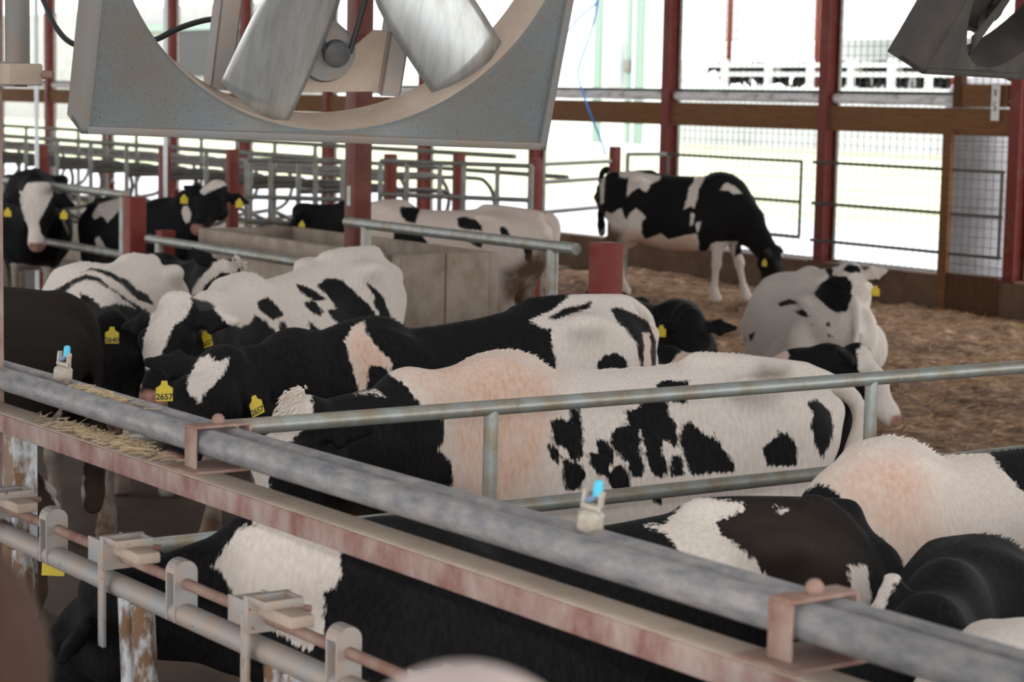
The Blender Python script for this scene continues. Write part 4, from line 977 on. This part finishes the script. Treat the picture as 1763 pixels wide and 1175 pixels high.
fan = drum_fan('barn_fan', 'big square box fan with aluminium blades hanging over the cows')
# hung facing along the alley, tipped down
beta, tau = math.radians(FANB), math.radians(FANT)
nh = (-FH * math.cos(beta) + RH * math.sin(beta)).normalized()
nrm_ = (nh * math.cos(tau) - UP * math.sin(tau)).normalized()
vup = (UP * math.cos(tau) + nh * math.sin(tau)).normalized()
xax = (-nrm_).cross(vup)
rr_ = Matrix.Rotation(math.radians(-FANR), 3, FH)
rot = rr_ @ Matrix((xax, -nrm_, vup)).transposed()
bc = at(560, 246, d=FAND)
fan.matrix_world = Matrix.Translation(bc + rr_ @ vup * .685) @ rot.to_4x4()

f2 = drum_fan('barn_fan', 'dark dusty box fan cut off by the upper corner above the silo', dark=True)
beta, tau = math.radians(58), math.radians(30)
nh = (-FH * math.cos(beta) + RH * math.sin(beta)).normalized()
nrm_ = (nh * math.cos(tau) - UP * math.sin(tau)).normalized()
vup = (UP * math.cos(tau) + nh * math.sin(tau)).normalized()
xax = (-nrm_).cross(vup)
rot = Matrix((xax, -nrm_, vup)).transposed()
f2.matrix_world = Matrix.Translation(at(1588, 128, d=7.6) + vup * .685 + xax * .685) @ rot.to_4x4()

def cable(name, pts, r, mat, label):
    o = MB().tube(catmull(pts, 8), r, 8).build(name, mat)
    return tag(o, label, 'cable')
cable('power_cable', [at(x, y, d=6.6) for x, y in ((60, -30), (78, 8), (95, 45), (125, 75), (180, 85), (262, 70), (300, 52), (340, 38), (372, 33), (400, 40))], .009, 'black', 'black power cable sagging behind the big box fan')
cable('blue_cord', [at(x, y, Y=16.35) for x, y in ((1028, -20), (1029, 6), (1016, 60), (996, 120), (1004, 160), (1020, 205), (1034, 240), (1042, 266))], .012, 'blue_rope', 'bright blue cord hanging from the side post')
cable('blue_cord', [at(x, y, Y=16.36) for x, y in ((1029, 4), (1000, 28), (976, 55), (960, 75))], .012, 'blue_rope', 'bright blue cord stretched aside from the hanging cord')
for px in (62, 285):
    a = at(px, -10, d=20); 
    o = MB().tube([(0, 0, 0), (0, 0, a.z)], .022, 8).build('white_pipe', 'white_clad'); o.location = (a.x, a.y, 0)
    tag(o, 'thin white pipe upright behind the free stalls', 'pipe', 'white upright pipes')
# ---------------------------------------------------------------- cattle
KX = np.array([-.92, -.87, -.80, -.70, -.58, -.42, -.25, -.05, .15, .35, .52, .66, .78, .88])
KT = np.array([1.20, 1.295, 1.345, 1.375, 1.395, 1.41, 1.40, 1.38, 1.375, 1.38, 1.385, 1.34, 1.24, 1.12])
KB = np.array([1.06, .98, .90, .80, .71, .65, .605, .575, .565, .575, .60, .66, .75, .88])
KW = np.array([.05, .125, .175, .225, .26, .285, .305, .335, .345, .325, .275, .235, .185, .09])
KC = np.array([.5, .55, .60, .64, .64, .60, .52, .44, .42, .44, .47, .48, .5, .5])

def smooth_table(xs, ys, n=120):
    g = np.linspace(xs[0], xs[-1], n)
    v = np.interp(g, xs, ys)
    for _ in range(6):
        v[1:-1] = .25 * v[:-2] + .5 * v[1:-1] + .25 * v[2:]
    return g, v

class Field:
    def __init__(self, lo, hi, h):
        self.lo = np.array(lo, float)
        self.h = h
        self.n = np.ceil((np.array(hi, float) - self.lo) / h).astype(int) + 1
        self.D = np.full(self.n, .3, np.float32)
    def sub(self, a, b):
        i0 = np.clip(np.floor((np.array(a) - self.lo) / self.h).astype(int), 0, self.n - 1)
        i1 = np.clip(np.ceil((np.array(b) - self.lo) / self.h).astype(int) + 1, 1, self.n)
        i1 = np.maximum(i1, i0 + 1)
        sl = tuple(slice(i0[k], i1[k]) for k in range(3))
        ax = [self.lo[k] + self.h * np.arange(i0[k], i1[k]) for k in range(3)]
        return sl, np.meshgrid(*ax, indexing='ij', sparse=True)
    def union(self, sl, d, k):
        cur = self.D[sl]
        d = d.astype(np.float32)
        hh = np.maximum(k - np.abs(cur - d), 0) / k
        self.D[sl] = np.minimum(cur, d) - hh * hh * k * .25
    def carve(self, sl, d, k):
        cur = self.D[sl]
        e = -d.astype(np.float32)
        hh = np.maximum(k - np.abs(cur - e), 0) / k
        self.D[sl] = np.maximum(cur, e) + hh * hh * k * .25
    def cone(self, a, b, w0, h0, w1, h1, up=(0, 0, 1), k=.06, sub=False):
        """elliptical rounded cone, w across and h along 'up'"""
        a, b = np.array(a, float), np.array(b, float)
        m = max(w0, h0, w1, h1) + k + .02
        sl, (x, y, z) = self.sub(np.minimum(a, b) - m, np.maximum(a, b) + m)
        ab = b - a
        L = np.linalg.norm(ab) + 1e-6
        ax = ab / L
        s = np.cross(ax, up)
        if np.linalg.norm(s) < 1e-3: s = np.cross(ax, (1, 0, 0))
        s /= np.linalg.norm(s)
        u = np.cross(s, ax)
        px, py, pz = x - a[0], y - a[1], z - a[2]
        q = px * ax[0] + py * ax[1] + pz * ax[2]
        t = np.clip(q / L, 0, 1)
        w = w0 + (w1 - w0) * t
        hh = h0 + (h1 - h0) * t
        mm = np.minimum(w, hh)
        su = px * s[0] + py * s[1] + pz * s[2]
        uu = px * u[0] + py * u[1] + pz * u[2]
        d = (np.sqrt((su / w) ** 2 + (uu / hh) ** 2 + ((q - t * L) / mm) ** 2) - 1) * mm
        (self.carve if sub else self.union)(sl, d, k)
    def ball(self, c, r, k=.05, sub=False):
        c, r = np.array(c, float), np.array(r, float)
        sl, (x, y, z) = self.sub(c - r - k - .02, c + r + k + .02)
        d = (np.sqrt(((x - c[0]) / r[0]) ** 2 + ((y - c[1]) / r[1]) ** 2 + ((z - c[2]) / r[2]) ** 2) - 1) * r.min()
        (self.carve if sub else self.union)(sl, d, k)
    def torso(self, tilt, drop, wide, belly):
        lo = np.array([KX[0] - .1, -.5, .0]); hi = np.array([KX[-1] + .1, .5, 1.7])
        sl, (x, y, z) = self.sub(lo, hi)
        xs = np.clip(x, KX[0], KX[-1])
        f = lambda tab: np.interp(xs, *smooth_table(KX, tab))
        sh = -tilt * x - drop
        zt, zb, wd, fr = f(KT) + sh, f(KB) - belly + sh, f(KW) * wide, f(KC)
        zc = zb + (zt - zb) * fr
        v = np.where(z > zc, (z - zc) / (zt - zc), (zc - z) / (zc - zb))
        p = np.where(z > zc, 1.85, 2.25)
        rr = (np.abs(y / wd) ** p + np.abs(v) ** p) ** (1 / p)
        d = (rr - 1) * np.minimum(wd, (zt - zb) * .42)
        over = np.maximum(x - KX[-1], 0) + np.maximum(KX[0] - x, 0)
        d = np.sqrt(np.maximum(d, 0) ** 2 + over ** 2) + np.minimum(d, 0)
        self.union(sl, d, .02)

def surface_nets(D, lo, h):
    s = D < 0
    nx, ny, nz = D.shape
    cs = [(i, j, k) for i in (0, 1) for j in (0, 1) for k in (0, 1)]
    cnt = sum(s[i:nx - 1 + i, j:ny - 1 + j, k:nz - 1 + k].astype(np.int8) for i, j, k in cs)
    act = (cnt > 0) & (cnt < 8)
    I, J, K = np.nonzero(act)
    n = len(I)
    idx = np.full(act.shape, -1, np.int64)
    idx[I, J, K] = np.arange(n)
    acc = np.zeros((n, 3)); num = np.zeros(n)
    for c in cs:
        for ax in range(3):
            if c[ax]: continue
            e = list(c); e[ax] = 1
            d0 = D[I + c[0], J + c[1], K + c[2]]; d1 = D[I + e[0], J + e[1], K + e[2]]
            m = (d0 < 0) != (d1 < 0)
            t = np.where(m, d0 / np.where(m, d0 - d1, 1), 0)
            p = np.tile(np.array(c, float), (n, 1)); p[:, ax] = t
            acc[m] += p[m]; num[m] += 1
    V = (np.stack([I, J, K], 1) + acc / num[:, None]) * h + lo
    F = []
    for ax in range(3):
        o = [(0, 1), (1, 2), (2, 0)][ax]
        sl0 = [slice(1, -1)] * 3; sl1 = [slice(1, -1)] * 3
        sl0[ax] = slice(0, -1); sl1[ax] = slice(1, None)
        a, b = s[tuple(sl0)], s[tuple(sl1)]
        for flip, m in ((False, a & ~b), (True, ~a & b)):
            P = np.stack(np.nonzero(m), 1)
            off = np.ones(3, int); off[ax] = 0
            P = P + off
            u, v = [(1, 2), (2, 0), (0, 1)][ax]
            def cell(du, dv):
                Q = P.copy(); Q[:, u] += du; Q[:, v] += dv
                return idx[Q[:, 0], Q[:, 1], Q[:, 2]]
            q = np.stack([cell(-1, -1), cell(0, -1), cell(0, 0), cell(-1, 0)], 1)
            if flip: q = q[:, ::-1]
            F.append(q)
    F = np.concatenate(F)
    return V, F[(F >= 0).all(1)]

def np_mesh(name, V, F):
    me = bpy.data.meshes.new(name)
    me.vertices.add(len(V)); me.vertices.foreach_set('co', V.astype(np.float32).ravel())
    me.loops.add(F.size); me.loops.foreach_set('vertex_index', F.astype(np.int32).ravel())
    me.polygons.add(len(F))
    me.polygons.foreach_set('loop_start', np.arange(0, F.size, 4, dtype=np.int32))
    me.polygons.foreach_set('loop_total', np.full(len(F), 4, np.int32))
    me.update(calc_edges=True)
    me.polygons.foreach_set('use_smooth', [True] * len(F))
    return me

def poly_sd(P, poly):
    """signed distance of points P (n,2) to a polygon, negative inside"""
    poly = np.array(poly, float)
    d = np.full(len(P), 1e9); ins = np.zeros(len(P), bool)
    for i in range(len(poly)):
        a, b = poly[i], poly[(i + 1) % len(poly)]
        e = b - a; w_ = P - a
        t = np.clip((w_ @ e) / (e @ e + 1e-12), 0, 1)
        d = np.minimum(d, ((w_ - t[:, None] * e) ** 2).sum(1))
        c = ((a[1] <= P[:, 1]) != (b[1] <= P[:, 1]))
        with np.errstate(divide='ignore', invalid='ignore'):
            xx = a[0] + (P[:, 1] - a[1]) / (b[1] - a[1]) * e[0]
        ins ^= c & (P[:, 0] < xx)
    d = np.sqrt(d)
    return np.where(ins, -d, d)

TAG_OUTLINE = [(-.010, 0), (.010, 0), (.014, -.016), (.031, -.027), (.031, -.076), (-.031, -.076), (-.031, -.027), (-.014, -.016)]
def ear_tag(parent, loc, face, text=None, tilt=0.0, s=1.0):
    """yellow plastic tag hanging from loc, its face towards 'face' (local coordinates)"""
    f = Vector(face).normalized()
    x = UP.cross(f)
    if x.length < 1e-3: x = Vector((1, 0, 0))
    x.normalize()
    y = f.cross(x)
    ct, st = math.cos(tilt), math.sin(tilt)
    x, y = x * ct + y * st, y * ct - x * st
    mt = frame_mat(x * s, y * s, f * s, loc)
    mb = MB(); mb.poly(TAG_OUTLINE, .003, mt)
    o = mb.build('ear_tag', 'yellow', parent)
    if text:
        cu = bpy.data.curves.new('tag_number', 'FONT')
        cu.body = text; cu.size = .031; cu.align_x = 'CENTER'; cu.extrude = .0004; cu.offset = .0008
        tmp = bpy.data.objects.new('tmp', cu)
        COL.objects.link(tmp)
        dg = bpy.context.evaluated_depsgraph_get()
        me = bpy.data.meshes.new_from_object(tmp.evaluated_get(dg))
        bpy.data.objects.remove(tmp); bpy.data.curves.remove(cu)
        me.transform(mt @ Matrix.Translation((0, -.070, .0035)))
        link('tag_number', me, 'ink', o)
    return o

def make_cow(c):
    s = c['s']; tilt = c.get('tilt', 0.0); lying = c.get('lying', False)
    drop = c.get('drop', .60) if lying else 0.0
    bel = .02 if lying else c.get('belly', 0.0)
    wide = c.get('wide', 1.1) if lying else c.get('wide', 1.0)
    poll, nose = np.array(c['poll']) / s, np.array(c['nose']) / s
    def T(x, y, z): return (x, y, z - tilt * x - drop)
    lo = np.minimum(np.array([-1.25, -.62, -.03]), np.minimum(poll, nose) - .36)
    hi = np.maximum(np.array([1.0, .62, 1.62]), np.maximum(poll, nose) + .36)
    lo[2] = max(lo[2], -.03)
    F = Field(lo, hi, c.get('vox', .02) / s)
    F.torso(tilt, drop, wide, bel)
    for y in (-1, 1):
        F.ball(T(-.42, .235 * y * wide, 1.325), (.10, .055, .05), .08)         # hook bones
        F.ball(T(-.84, .10 * y, 1.215), (.065, .05, .06), .06)                  # pin bones
        F.cone(T(.47, .13 * y, 1.34), T(.66, .20 * y, .98), .05, .10, .07, .12, (1, 0, 0), .09)   # shoulder
        F.ball(T(-.17, .39 * y * wide, 1.20), (.13, .10, .12), .10, sub=True)   # flank hollow
        F.cone(T(-.60, .13 * y, 1.16), T(-.46, .19 * y, .80), .13, .24, .11, .17, (1, 0, 0), .09)  # thigh
    F.cone(T(-.30, 0, 1.395), T(-.78, 0, 1.355), .035, .035, .04, .04, k=.07)   # spine and sacrum
    F.cone(T(.42, 0, 1.355), T(.60, 0, 1.335), .045, .05, .045, .05, k=.08)         # withers
    F.cone(T(.62, 0, .92), T(.74, 0, .78), .13, .16, .09, .12, k=.10)           # brisket
    if c.get('udder', False):
        F.ball(T(-.42, 0, .60), (.20, .15, .13), .06)
    if not lying:
        lf = c.get('legs', (0, 0, 0, 0))
        for i, y in enumerate((-1, 1)):
            o = lf[i]
            F.cone(T(.56, .17 * y, .86), (.55 + o * .4, .155 * y, .66), .075, .11, .055, .075, (1, 0, 0), .07)
            F.cone((.55 + o * .4, .155 * y, .66), (.55 + o * .7, .145 * y, .42), .052, .072, .046, .05, (1, 0, 0), .03)
            F.ball((.56 + o * .7, .145 * y, .42), (.05, .048, .06), .03)
            F.cone((.55 + o * .7, .145 * y, .40), (.55 + o, .145 * y, .14), .035, .038, .034, .037, (1, 0, 0), .03)
            F.cone((.55 + o, .145 * y, .14), (.58 + o, .145 * y, .04), .045, .045, .058, .065, (1, 0, 0), .03)
            o = lf[2 + i]
            F.cone(T(-.44, .19 * y, .84), (-.60 + o * .5, .165 * y, .60), .095, .15, .05, .075, (1, 0, 0), .07)
            F.cone((-.60 + o * .5, .165 * y, .62), (-.735 + o * .7, .15 * y, .49), .048, .07, .04, .055, (1, 0, 0), .03)
            F.cone((-.735 + o * .7, .15 * y, .50), (-.69 + o, .145 * y, .14), .038, .05, .036, .04, (1, 0, 0), .03)
            F.cone((-.69 + o, .145 * y, .14), (-.645 + o, .145 * y, .04), .046, .046, .058, .065, (1, 0, 0), .03)
    else:
        for y in (-1, 1):
            F.cone((.40, .20 * y, .22), (.68, .22 * y, .12), .10, .11, .055, .06, k=.06)
            F.cone((.68, .22 * y, .10), (.38, .28 * y, .06), .05, .05, .045, .045, k=.04)
            F.cone((-.55, .30 * y, .36), (-.10, .40 * y, .16), .13, .20, .07, .09, k=.09)
            F.cone((-.10, .40 * y, .10), (-.52, .44 * y, .07), .055, .06, .045, .05, k=.04)
            F.cone((-.52, .44 * y, .06), (-.25, .46 * y, .05), .04, .045, .045, .05, k=.03)
    # neck and head
    nd = nose - poll
    nd /= np.linalg.norm(nd)
    eup = np.array(c.get('hup', (0, 0, 1)), float)
    sd = np.cross(nd, eup)
    if np.linalg.norm(sd) < .05: sd = np.cross(nd, (1, 0, 0))
    sd /= np.linalg.norm(sd)
    ed = np.cross(sd, nd)                                                        # out of the forehead; sd = the animal's right
    hs = c.get('hs', 1.0)
    def Hd(f, r, e): return poll + (nd * f + sd * r + ed * e) * hs
    base = np.array(T(.60, 0, 1.10)); thr = np.array(T(.66, 0, 1.0))
    ne = Hd(.03, 0, -.11)
    mid = base * .5 + ne * .5 + np.array([0, 0, c.get('crest', .02)])
    F.cone(base, mid, .155, .27, .115, .20, (0, 0, 1), .12)
    F.cone(mid, ne, .115, .20, .085, .125, (0, 0, 1), .08)
    F.cone(T(.48, 0, 1.30), mid + np.array([0, 0, .08]), .06, .08, .05, .07, k=.12)
    hw = hs
    F.cone(Hd(.02, 0, -.07), Hd(.20, 0, -.075), .095 * hw, .085 * hw, .112 * hw, .105 * hw, ed, .05)
    F.cone(Hd(.17, 0, -.085), Hd(.42, 0, -.085), .100 * hw, .10 * hw, .060 * hw, .062 * hw, ed, .05)
    F.cone(Hd(.41, 0, -.085), Hd(.465, 0, -.09), .066 * hw, .060 * hw, .070 * hw, .058 * hw, ed, .04)
    F.cone(Hd(.10, 0, -.17), Hd(.40, 0, -.125), .065 * hw, .06 * hw, .042 * hw, .035 * hw, ed, .05)
    for r in (-1, 1):
        F.ball(Hd(.175, .088 * r, -.025), np.array((.045, .045, .045)) * hw, .04)
        F.ball(Hd(.13, .07 * r, -.17), np.array((.07, .07, .07)) * hw, .05)
        F.ball(Hd(.495, .036 * r, -.065), np.array((.018, .018, .018)) * hw, .02, sub=True)
    F.ball(Hd(-.015, 0, -.02), np.array((.065, .065, .055)) * hw, .05)
    ears = []
    for r in (-1, 1):
        dr, back = c.get('ear', (-.25, -.15))
        d = sd * r + ed * dr * .6 + nd * back + np.array([0, 0, dr]) * .6
        d /= np.linalg.norm(d)
        if c.get('eartip') and c['eartip'][(r + 1) // 2]:
            d = np.array(c['eartip'][(r + 1) // 2]) / s - Hd(.045, .085 * r, -.055)
            d /= np.linalg.norm(d)
        a = Hd(.045, .085 * r, -.055); b = a + d * .10 * hs; e = a + d * .205 * hs
        upv = np.cross(d, ed if abs(d @ ed) < .8 else nd); upv /= np.linalg.norm(upv)
        F.cone(a, b, .024 * hs, .030 * hs, .022 * hs, .068 * hs, upv, .03)
        F.cone(b, e, .022 * hs, .068 * hs, .016 * hs, .022 * hs, upv, .02)
        ears.append((a + d * .12 * hs, d))
    tl = c.get('tail')
    if tl is None:
        tl = [T(-.79, 0, 1.36), T(-.90, 0, 1.30), T(-.955, 0, 1.12), T(-.945, 0, .80), (-.935, 0, .48)] if not lying else \
             [T(-.79, 0, 1.36), T(-.93, .03, 1.25), (-.99, .08, .40), (-1.0, .25, .07)]
    elif tl:
        tl = [np.array(p) / s for p in tl]
    if tl:
        P = [np.array(p) for p in catmull(tl, 4)]
        for i in range(len(P) - 1):
            u = i / (len(P) - 1)
            r0 = (.038 - .028 * min(u * 1.3, .6)) if u < .72 else .024 + .022 * math.sin((u - .72) / .28 * 2.4)
            F.cone(P[i], P[i + 1], r0, r0, r0, r0, k=.03)
    V, Q = surface_nets(F.D, F.lo, F.h)
    V *= s
    V[:, 2] = np.maximum(V[:, 2], 0.0)
    me = np_mesh('cow', V, Q)
    nrm = np.zeros(len(V) * 3, np.float32); me.vertices.foreach_get('normal', nrm)
    nrm = nrm.reshape(-1, 3)
    # coat: patches sprayed along one direction through the body
    coat = np.full(len(V), .12 if c['base'] == 'white' else -.12)
    att = {k: np.zeros(len(V)) for k in ('tan', 'brown', 'dirt', 'pink')}
    if c.get('brown'): att['brown'][:] = c['brown']
    if c.get('alltan'): att['tan'][:] = c['alltan']
    sp = np.array(c['spray']); sp /= np.linalg.norm(sp)
    a1 = np.cross((0, 0, 1), sp); a1 /= np.linalg.norm(a1); a2 = np.cross(sp, a1)
    P2 = np.stack([V @ a1, V @ a2], 1)
    dep = V @ sp
    for kind, pts in COATS.get(c['key'], []):
        p3 = np.array(pts)
        pl = np.stack([p3 @ a1, p3 @ a2], 1)
        sdv = poly_sd(P2, pl)
        dm = (p3 @ sp).mean()
        near = np.abs(dep - dm) < c.get('reach', 9.0)
        if kind.startswith('h'):                                   # markings of the head only
            near &= np.linalg.norm(V - s * (poll + nd * .2), axis=1) < .50 * s
            kind = kind[1:]
        if kind == 'w': coat = np.where(near, np.maximum(coat, -sdv), coat)
        elif kind == 'b': coat = np.where(near, np.minimum(coat, sdv), coat)
        else:
            soft = {'tan': .10, 'brown': .1, 'dirt': .09, 'pink': .015}[kind]
            v = np.clip(.5 - sdv / soft, 0, 1) * near
            att[kind] = np.maximum(att[kind], v)
    if c.get('muzzle', True):
        q = V / s - (poll + (nd * .485 - ed * .075) * hs)
        r = np.sqrt((q @ nd) ** 2 / .05 ** 2 + (q @ sd) ** 2 / .07 ** 2 + (q @ ed) ** 2 / .05 ** 2) / hs
        att['pink'] = np.maximum(att['pink'], np.clip((1.15 - r) * 5, 0, 1))
    if not lying and c.get('dirty', .8):
        att['dirt'] = np.maximum(att['dirt'], np.clip((.70 * s - V[:, 2]) / .28, 0, 1) * c.get('dirty', .8))
    for k, v in [('coat', coat)] + list(att.items()):
        at_ = me.attributes.new(k, 'FLOAT', 'POINT')
        at_.data.foreach_set('value', v.astype(np.float32))
    o = link('cow', me, 'coat')
    o.location = c['loc']; o.rotation_euler = (0, 0, c['rz'])
    tag(o, c['label'], 'cow', 'dairy cows in the barn')
    if c.get('fringe'):
        rnd = random.Random(len(V))
        cand = np.nonzero((np.abs(V[:, 1]) < .035 * s) & (nrm[:, 2] > .75) & (V[:, 0] > -.55 * s) & (V[:, 0] < .75 * s))[0]
        wh, bk = MB(), MB()
        for i_ in rnd.sample(list(cand), min(360, len(cand))):
            a = Vector(V[i_]) - Vector(nrm[i_]) * .004
            d_ = Vector((-.9 + rnd.uniform(-.5, .5), rnd.uniform(-.5, .5), 1.0)).normalized() * rnd.uniform(.006, .017)
            (wh if coat[i_] > 0 else bk).tube([a, a + d_ * .6, a + d_ + Vector((-.004, 0, -.002))], .002, 3, rads=[.0022, .0016, .0003])
        for mb_, m_ in ((wh, 'white_hair'), (bk, 'black_hair')):
            if len(mb_.bm.verts) > 600: mb_.build('spine_hair', m_, o)
            else: mb_.bm.free()
    if c.get('eyes', True):
        for r in (-1, 1):
            p = s * Hd(.178, .112 * r, -.030)
            e = MB().ball((0, 0, 0), .020 * s * hs, 2).build('eye', 'eye', o)
            e.location = Vector(p)
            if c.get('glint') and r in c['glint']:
                g = MB().ball((0, 0, 0), .0075 * s * hs, 1).build('eyeshine', 'shine', e)  # flash eyeshine painted as a small pale cyan ball on the eye
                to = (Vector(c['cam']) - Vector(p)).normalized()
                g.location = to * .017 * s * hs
    for tg in c.get('tags', []):
        i, text, tw = tg[:3]
        a, d = ears[i]
        p = Vector(s * (a - np.array([0, 0, .012])))
        if len(tg) > 3: p = Vector(tg[3])
        f = (Vector(c['cam']) - p).normalized()
        side = Vector((f.y, -f.x, 0)) * tw
        ear_tag(o, p + f * .018, f + side, text, tg[4] if len(tg) > 4 else 0.0)
    if c.get('tuft'):
        mb = MB(); rnd = random.Random(len(c['key']) * 7)
        for k in range(60):
            u = rnd.uniform(-.05, .05); v_ = rnd.uniform(-.055, .055)
            a = Vector(s * Hd(-.03 + u, v_, .03)); 
            dd = Vector(ed * .6 + nd * rnd.uniform(-.2, .9) + sd * rnd.uniform(-.6, .6) - np.array([0, 0, .1]))
            mb.tube([a, a + dd * .025, a + dd * .05 + Vector((0, 0, -.01))], .004, 4, rads=[.005, .004, .0008])
        h = mb.build('forelock', 'white_hair' if c['tuft'] == 'w' else 'black_hair', o)
    return o
M['white_hair'] = plain('white_hair', (.66, .58, .51), .7)
M['black_hair'] = plain('black_hair', (.01, .009, .009), .6)
COW_OBJ = {c['key']: make_cow(c) for c in COWS}
# ---------------------------------------------------------------- cattle in the neighbouring barn
def far_cattle():
    base = COW_OBJ['C11']
    rnd = random.Random(4)
    cx, Y, zr = NB
    # a plain standing animal without its small parts, too far away to show them
    spec = dict(key='far', s=1.0, base='black', vox=.05, poll=(1.25, 0, 1.35), nose=(1.6, 0, 1.05), loc=(0, 0, 0), rz=0, cam=(0, -30, 2), spray=(0, 1, .01), eyes=False,
                label='small cow seen far off between the white rails of the next barn')
    COATS['far'] = [('w', [(-.3, 0, 1.5), (.2, 0, 1.5), (.1, 0, .9), (-.2, 0, .8)])]
    o0 = make_cow(spec)
    xl, xr = at(1165, 100, Y=Y).x, at(1690, 100, Y=Y).x
    for i in range(14):
        o = o0 if i == 0 else copy_tree(o0)
        o.location = (xl + (xr - xl) * ((i % 7) + .5 + .4 * (i // 7)) / 7.4 + rnd.uniform(-.12, .12), Y + 2.1 + (i // 7) * 3.3, zr[0] - .36)
        o.rotation_euler = (0, 0, rnd.choice((-1, 1)) * PI / 2 + rnd.uniform(-.25, .25))
        o['group'] = 'cattle in the next barn'
far_cattle()
# ---------------------------------------------------------------- people close to the lens
def ell_head(parent, name, c, r, mat):
    return MB().ball(c, 1.0, 4, r).build(name, mat, parent)

def make_person(name, label, px, py, d, top, hair, mat_top, jacket, turn):
    """someone standing close to the lens on the walkway: one body surface, clothing and hair as parts"""
    c = at(px, py, d=d)                                   # centre of the head
    gz_ = .30
    Hh = c.z - gz_
    F = Field((-.42, -.42, -.02), (.42, .42, Hh + .2), .014)
    F.ball((0, 0, Hh), (.098, .078, .118), .03)           # skull
    F.ball((.06, 0, Hh - .06), (.055, .05, .07), .04)     # jaw
    F.ball((.105, 0, Hh - .02), (.018, .014, .028), .02)  # nose
    for y in (-1, 1): F.ball((-.005, .078 * y, Hh - .01), (.018, .010, .032), .008)
    F.cone((-.01, 0, Hh - .08), (-.02, 0, Hh - .22), .055, .055, .06, .06, (1, 0, 0), .04)
    k = Hh / 1.62
    F.cone((-.02, 0, 1.32 * k), (0, 0, .92 * k), .19, .12, .17, .12, (1, 0, 0), .08)
    for y in (-1, 1):
        F.cone((-.02, .17 * y, 1.33 * k), (-.03, .235 * y, 1.05 * k), .055, .055, .045, .045, k=.06)
        F.cone((-.03, .235 * y, 1.05 * k), (.06, .22 * y, .82 * k), .043, .043, .03, .03, k=.03)
        F.cone((.06, .22 * y, .82 * k), (.08, .215 * y, .74 * k), .02, .036, .018, .032, (1, 0, 0), .02)
        for q in range(4): F.cone((.06 + .014 * q, .212 * y, .75 * k), (.075 + .014 * q, .208 * y, (.66 + .008 * abs(q - 1.5)) * k), .0085, .0085, .0075, .0075, k=.008)
        F.cone((.10, .20 * y, .79 * k), (.125, .185 * y, .72 * k), .0105, .0105, .009, .009, k=.012)
        F.cone((0, .09 * y, .92 * k), (.01, .095 * y, .48 * k), .09, .09, .06, .06, k=.06)
        F.cone((.01, .095 * y, .48 * k), (-.01, .10 * y, .08 * k), .06, .06, .042, .042, k=.04)
        F.cone((-.03, .10 * y, .045), (.13, .11 * y, .035), .045, .045, .04, .035, k=.04)
    V, Q = surface_nets(F.D, F.lo, F.h)
    V[:, 2] = np.maximum(V[:, 2], 0)
    me = np_mesh('person', V, Q)
    for m in ('skin', 'jacket', 'trousers'): me.materials.append(M[m])
    idx = [0 if (v[Q[i][0]] if False else V[Q[i][0]][2]) > Hh - .20 or V[Q[i][0]][2] < .80 * k and abs(V[Q[i][0]][1]) > .17 and V[Q[i][0]][2] > .6 * k else (1 if V[Q[i][0]][2] > .9 * k else 2) for i in range(len(Q))]
    me.polygons.foreach_set('material_index', idx)
    o = link(name, me, None)
    o.location = (c.x, c.y, gz_)
    o.rotation_euler = (0, 0, turn)
    for y in (-1, 1):
        MB().ball((.088, .032 * y, Hh + .005), .011, 2).build('eye', 'eye', o)
    G = Field((-.2, -.2, Hh - .35), (.2, .2, Hh + .22), .010)
    if hair == 'cap':
        G.ball((-.01, 0, Hh + .03), (.112, .092, .105), .02)
        G.ball((0, 0, Hh - .10), (.3, .3, .115), .01, sub=True)
    else:
        G.ball((-.02, 0, Hh + .012), (.108, .090, .120), .02)
        G.cone((-.06, 0, Hh - .02), (-.09, 0, Hh - .26), .085, .05, .07, .035, (1, 0, 0), .04)
        G.ball((.115, 0, Hh - .05), (.075, .075, .10), .02, sub=True)
    V, Q = surface_nets(G.D, G.lo, G.h)
    link('cap' if hair == 'cap' else 'hair', np_mesh('hair', V, Q), mat_top, o)
    tag(o, label, 'person')
    return o
M['trousers'] = plain('dark_trousers', (.04, .045, .06), .9)
yaw_v = math.atan2(FH.y, FH.x)
make_person('person', 'brown haired person close to the lens at the lower corner, out of focus', -105, 1190, 1.65, 0, 'hair', 'hair', 'jacket', yaw_v - .25)
make_person('person', 'person close to the lens of whom only a pale cap shows along the bottom edge', 795, 1515, 1.3, 0, 'cap', 'cap', 'jacket', yaw_v + .2)
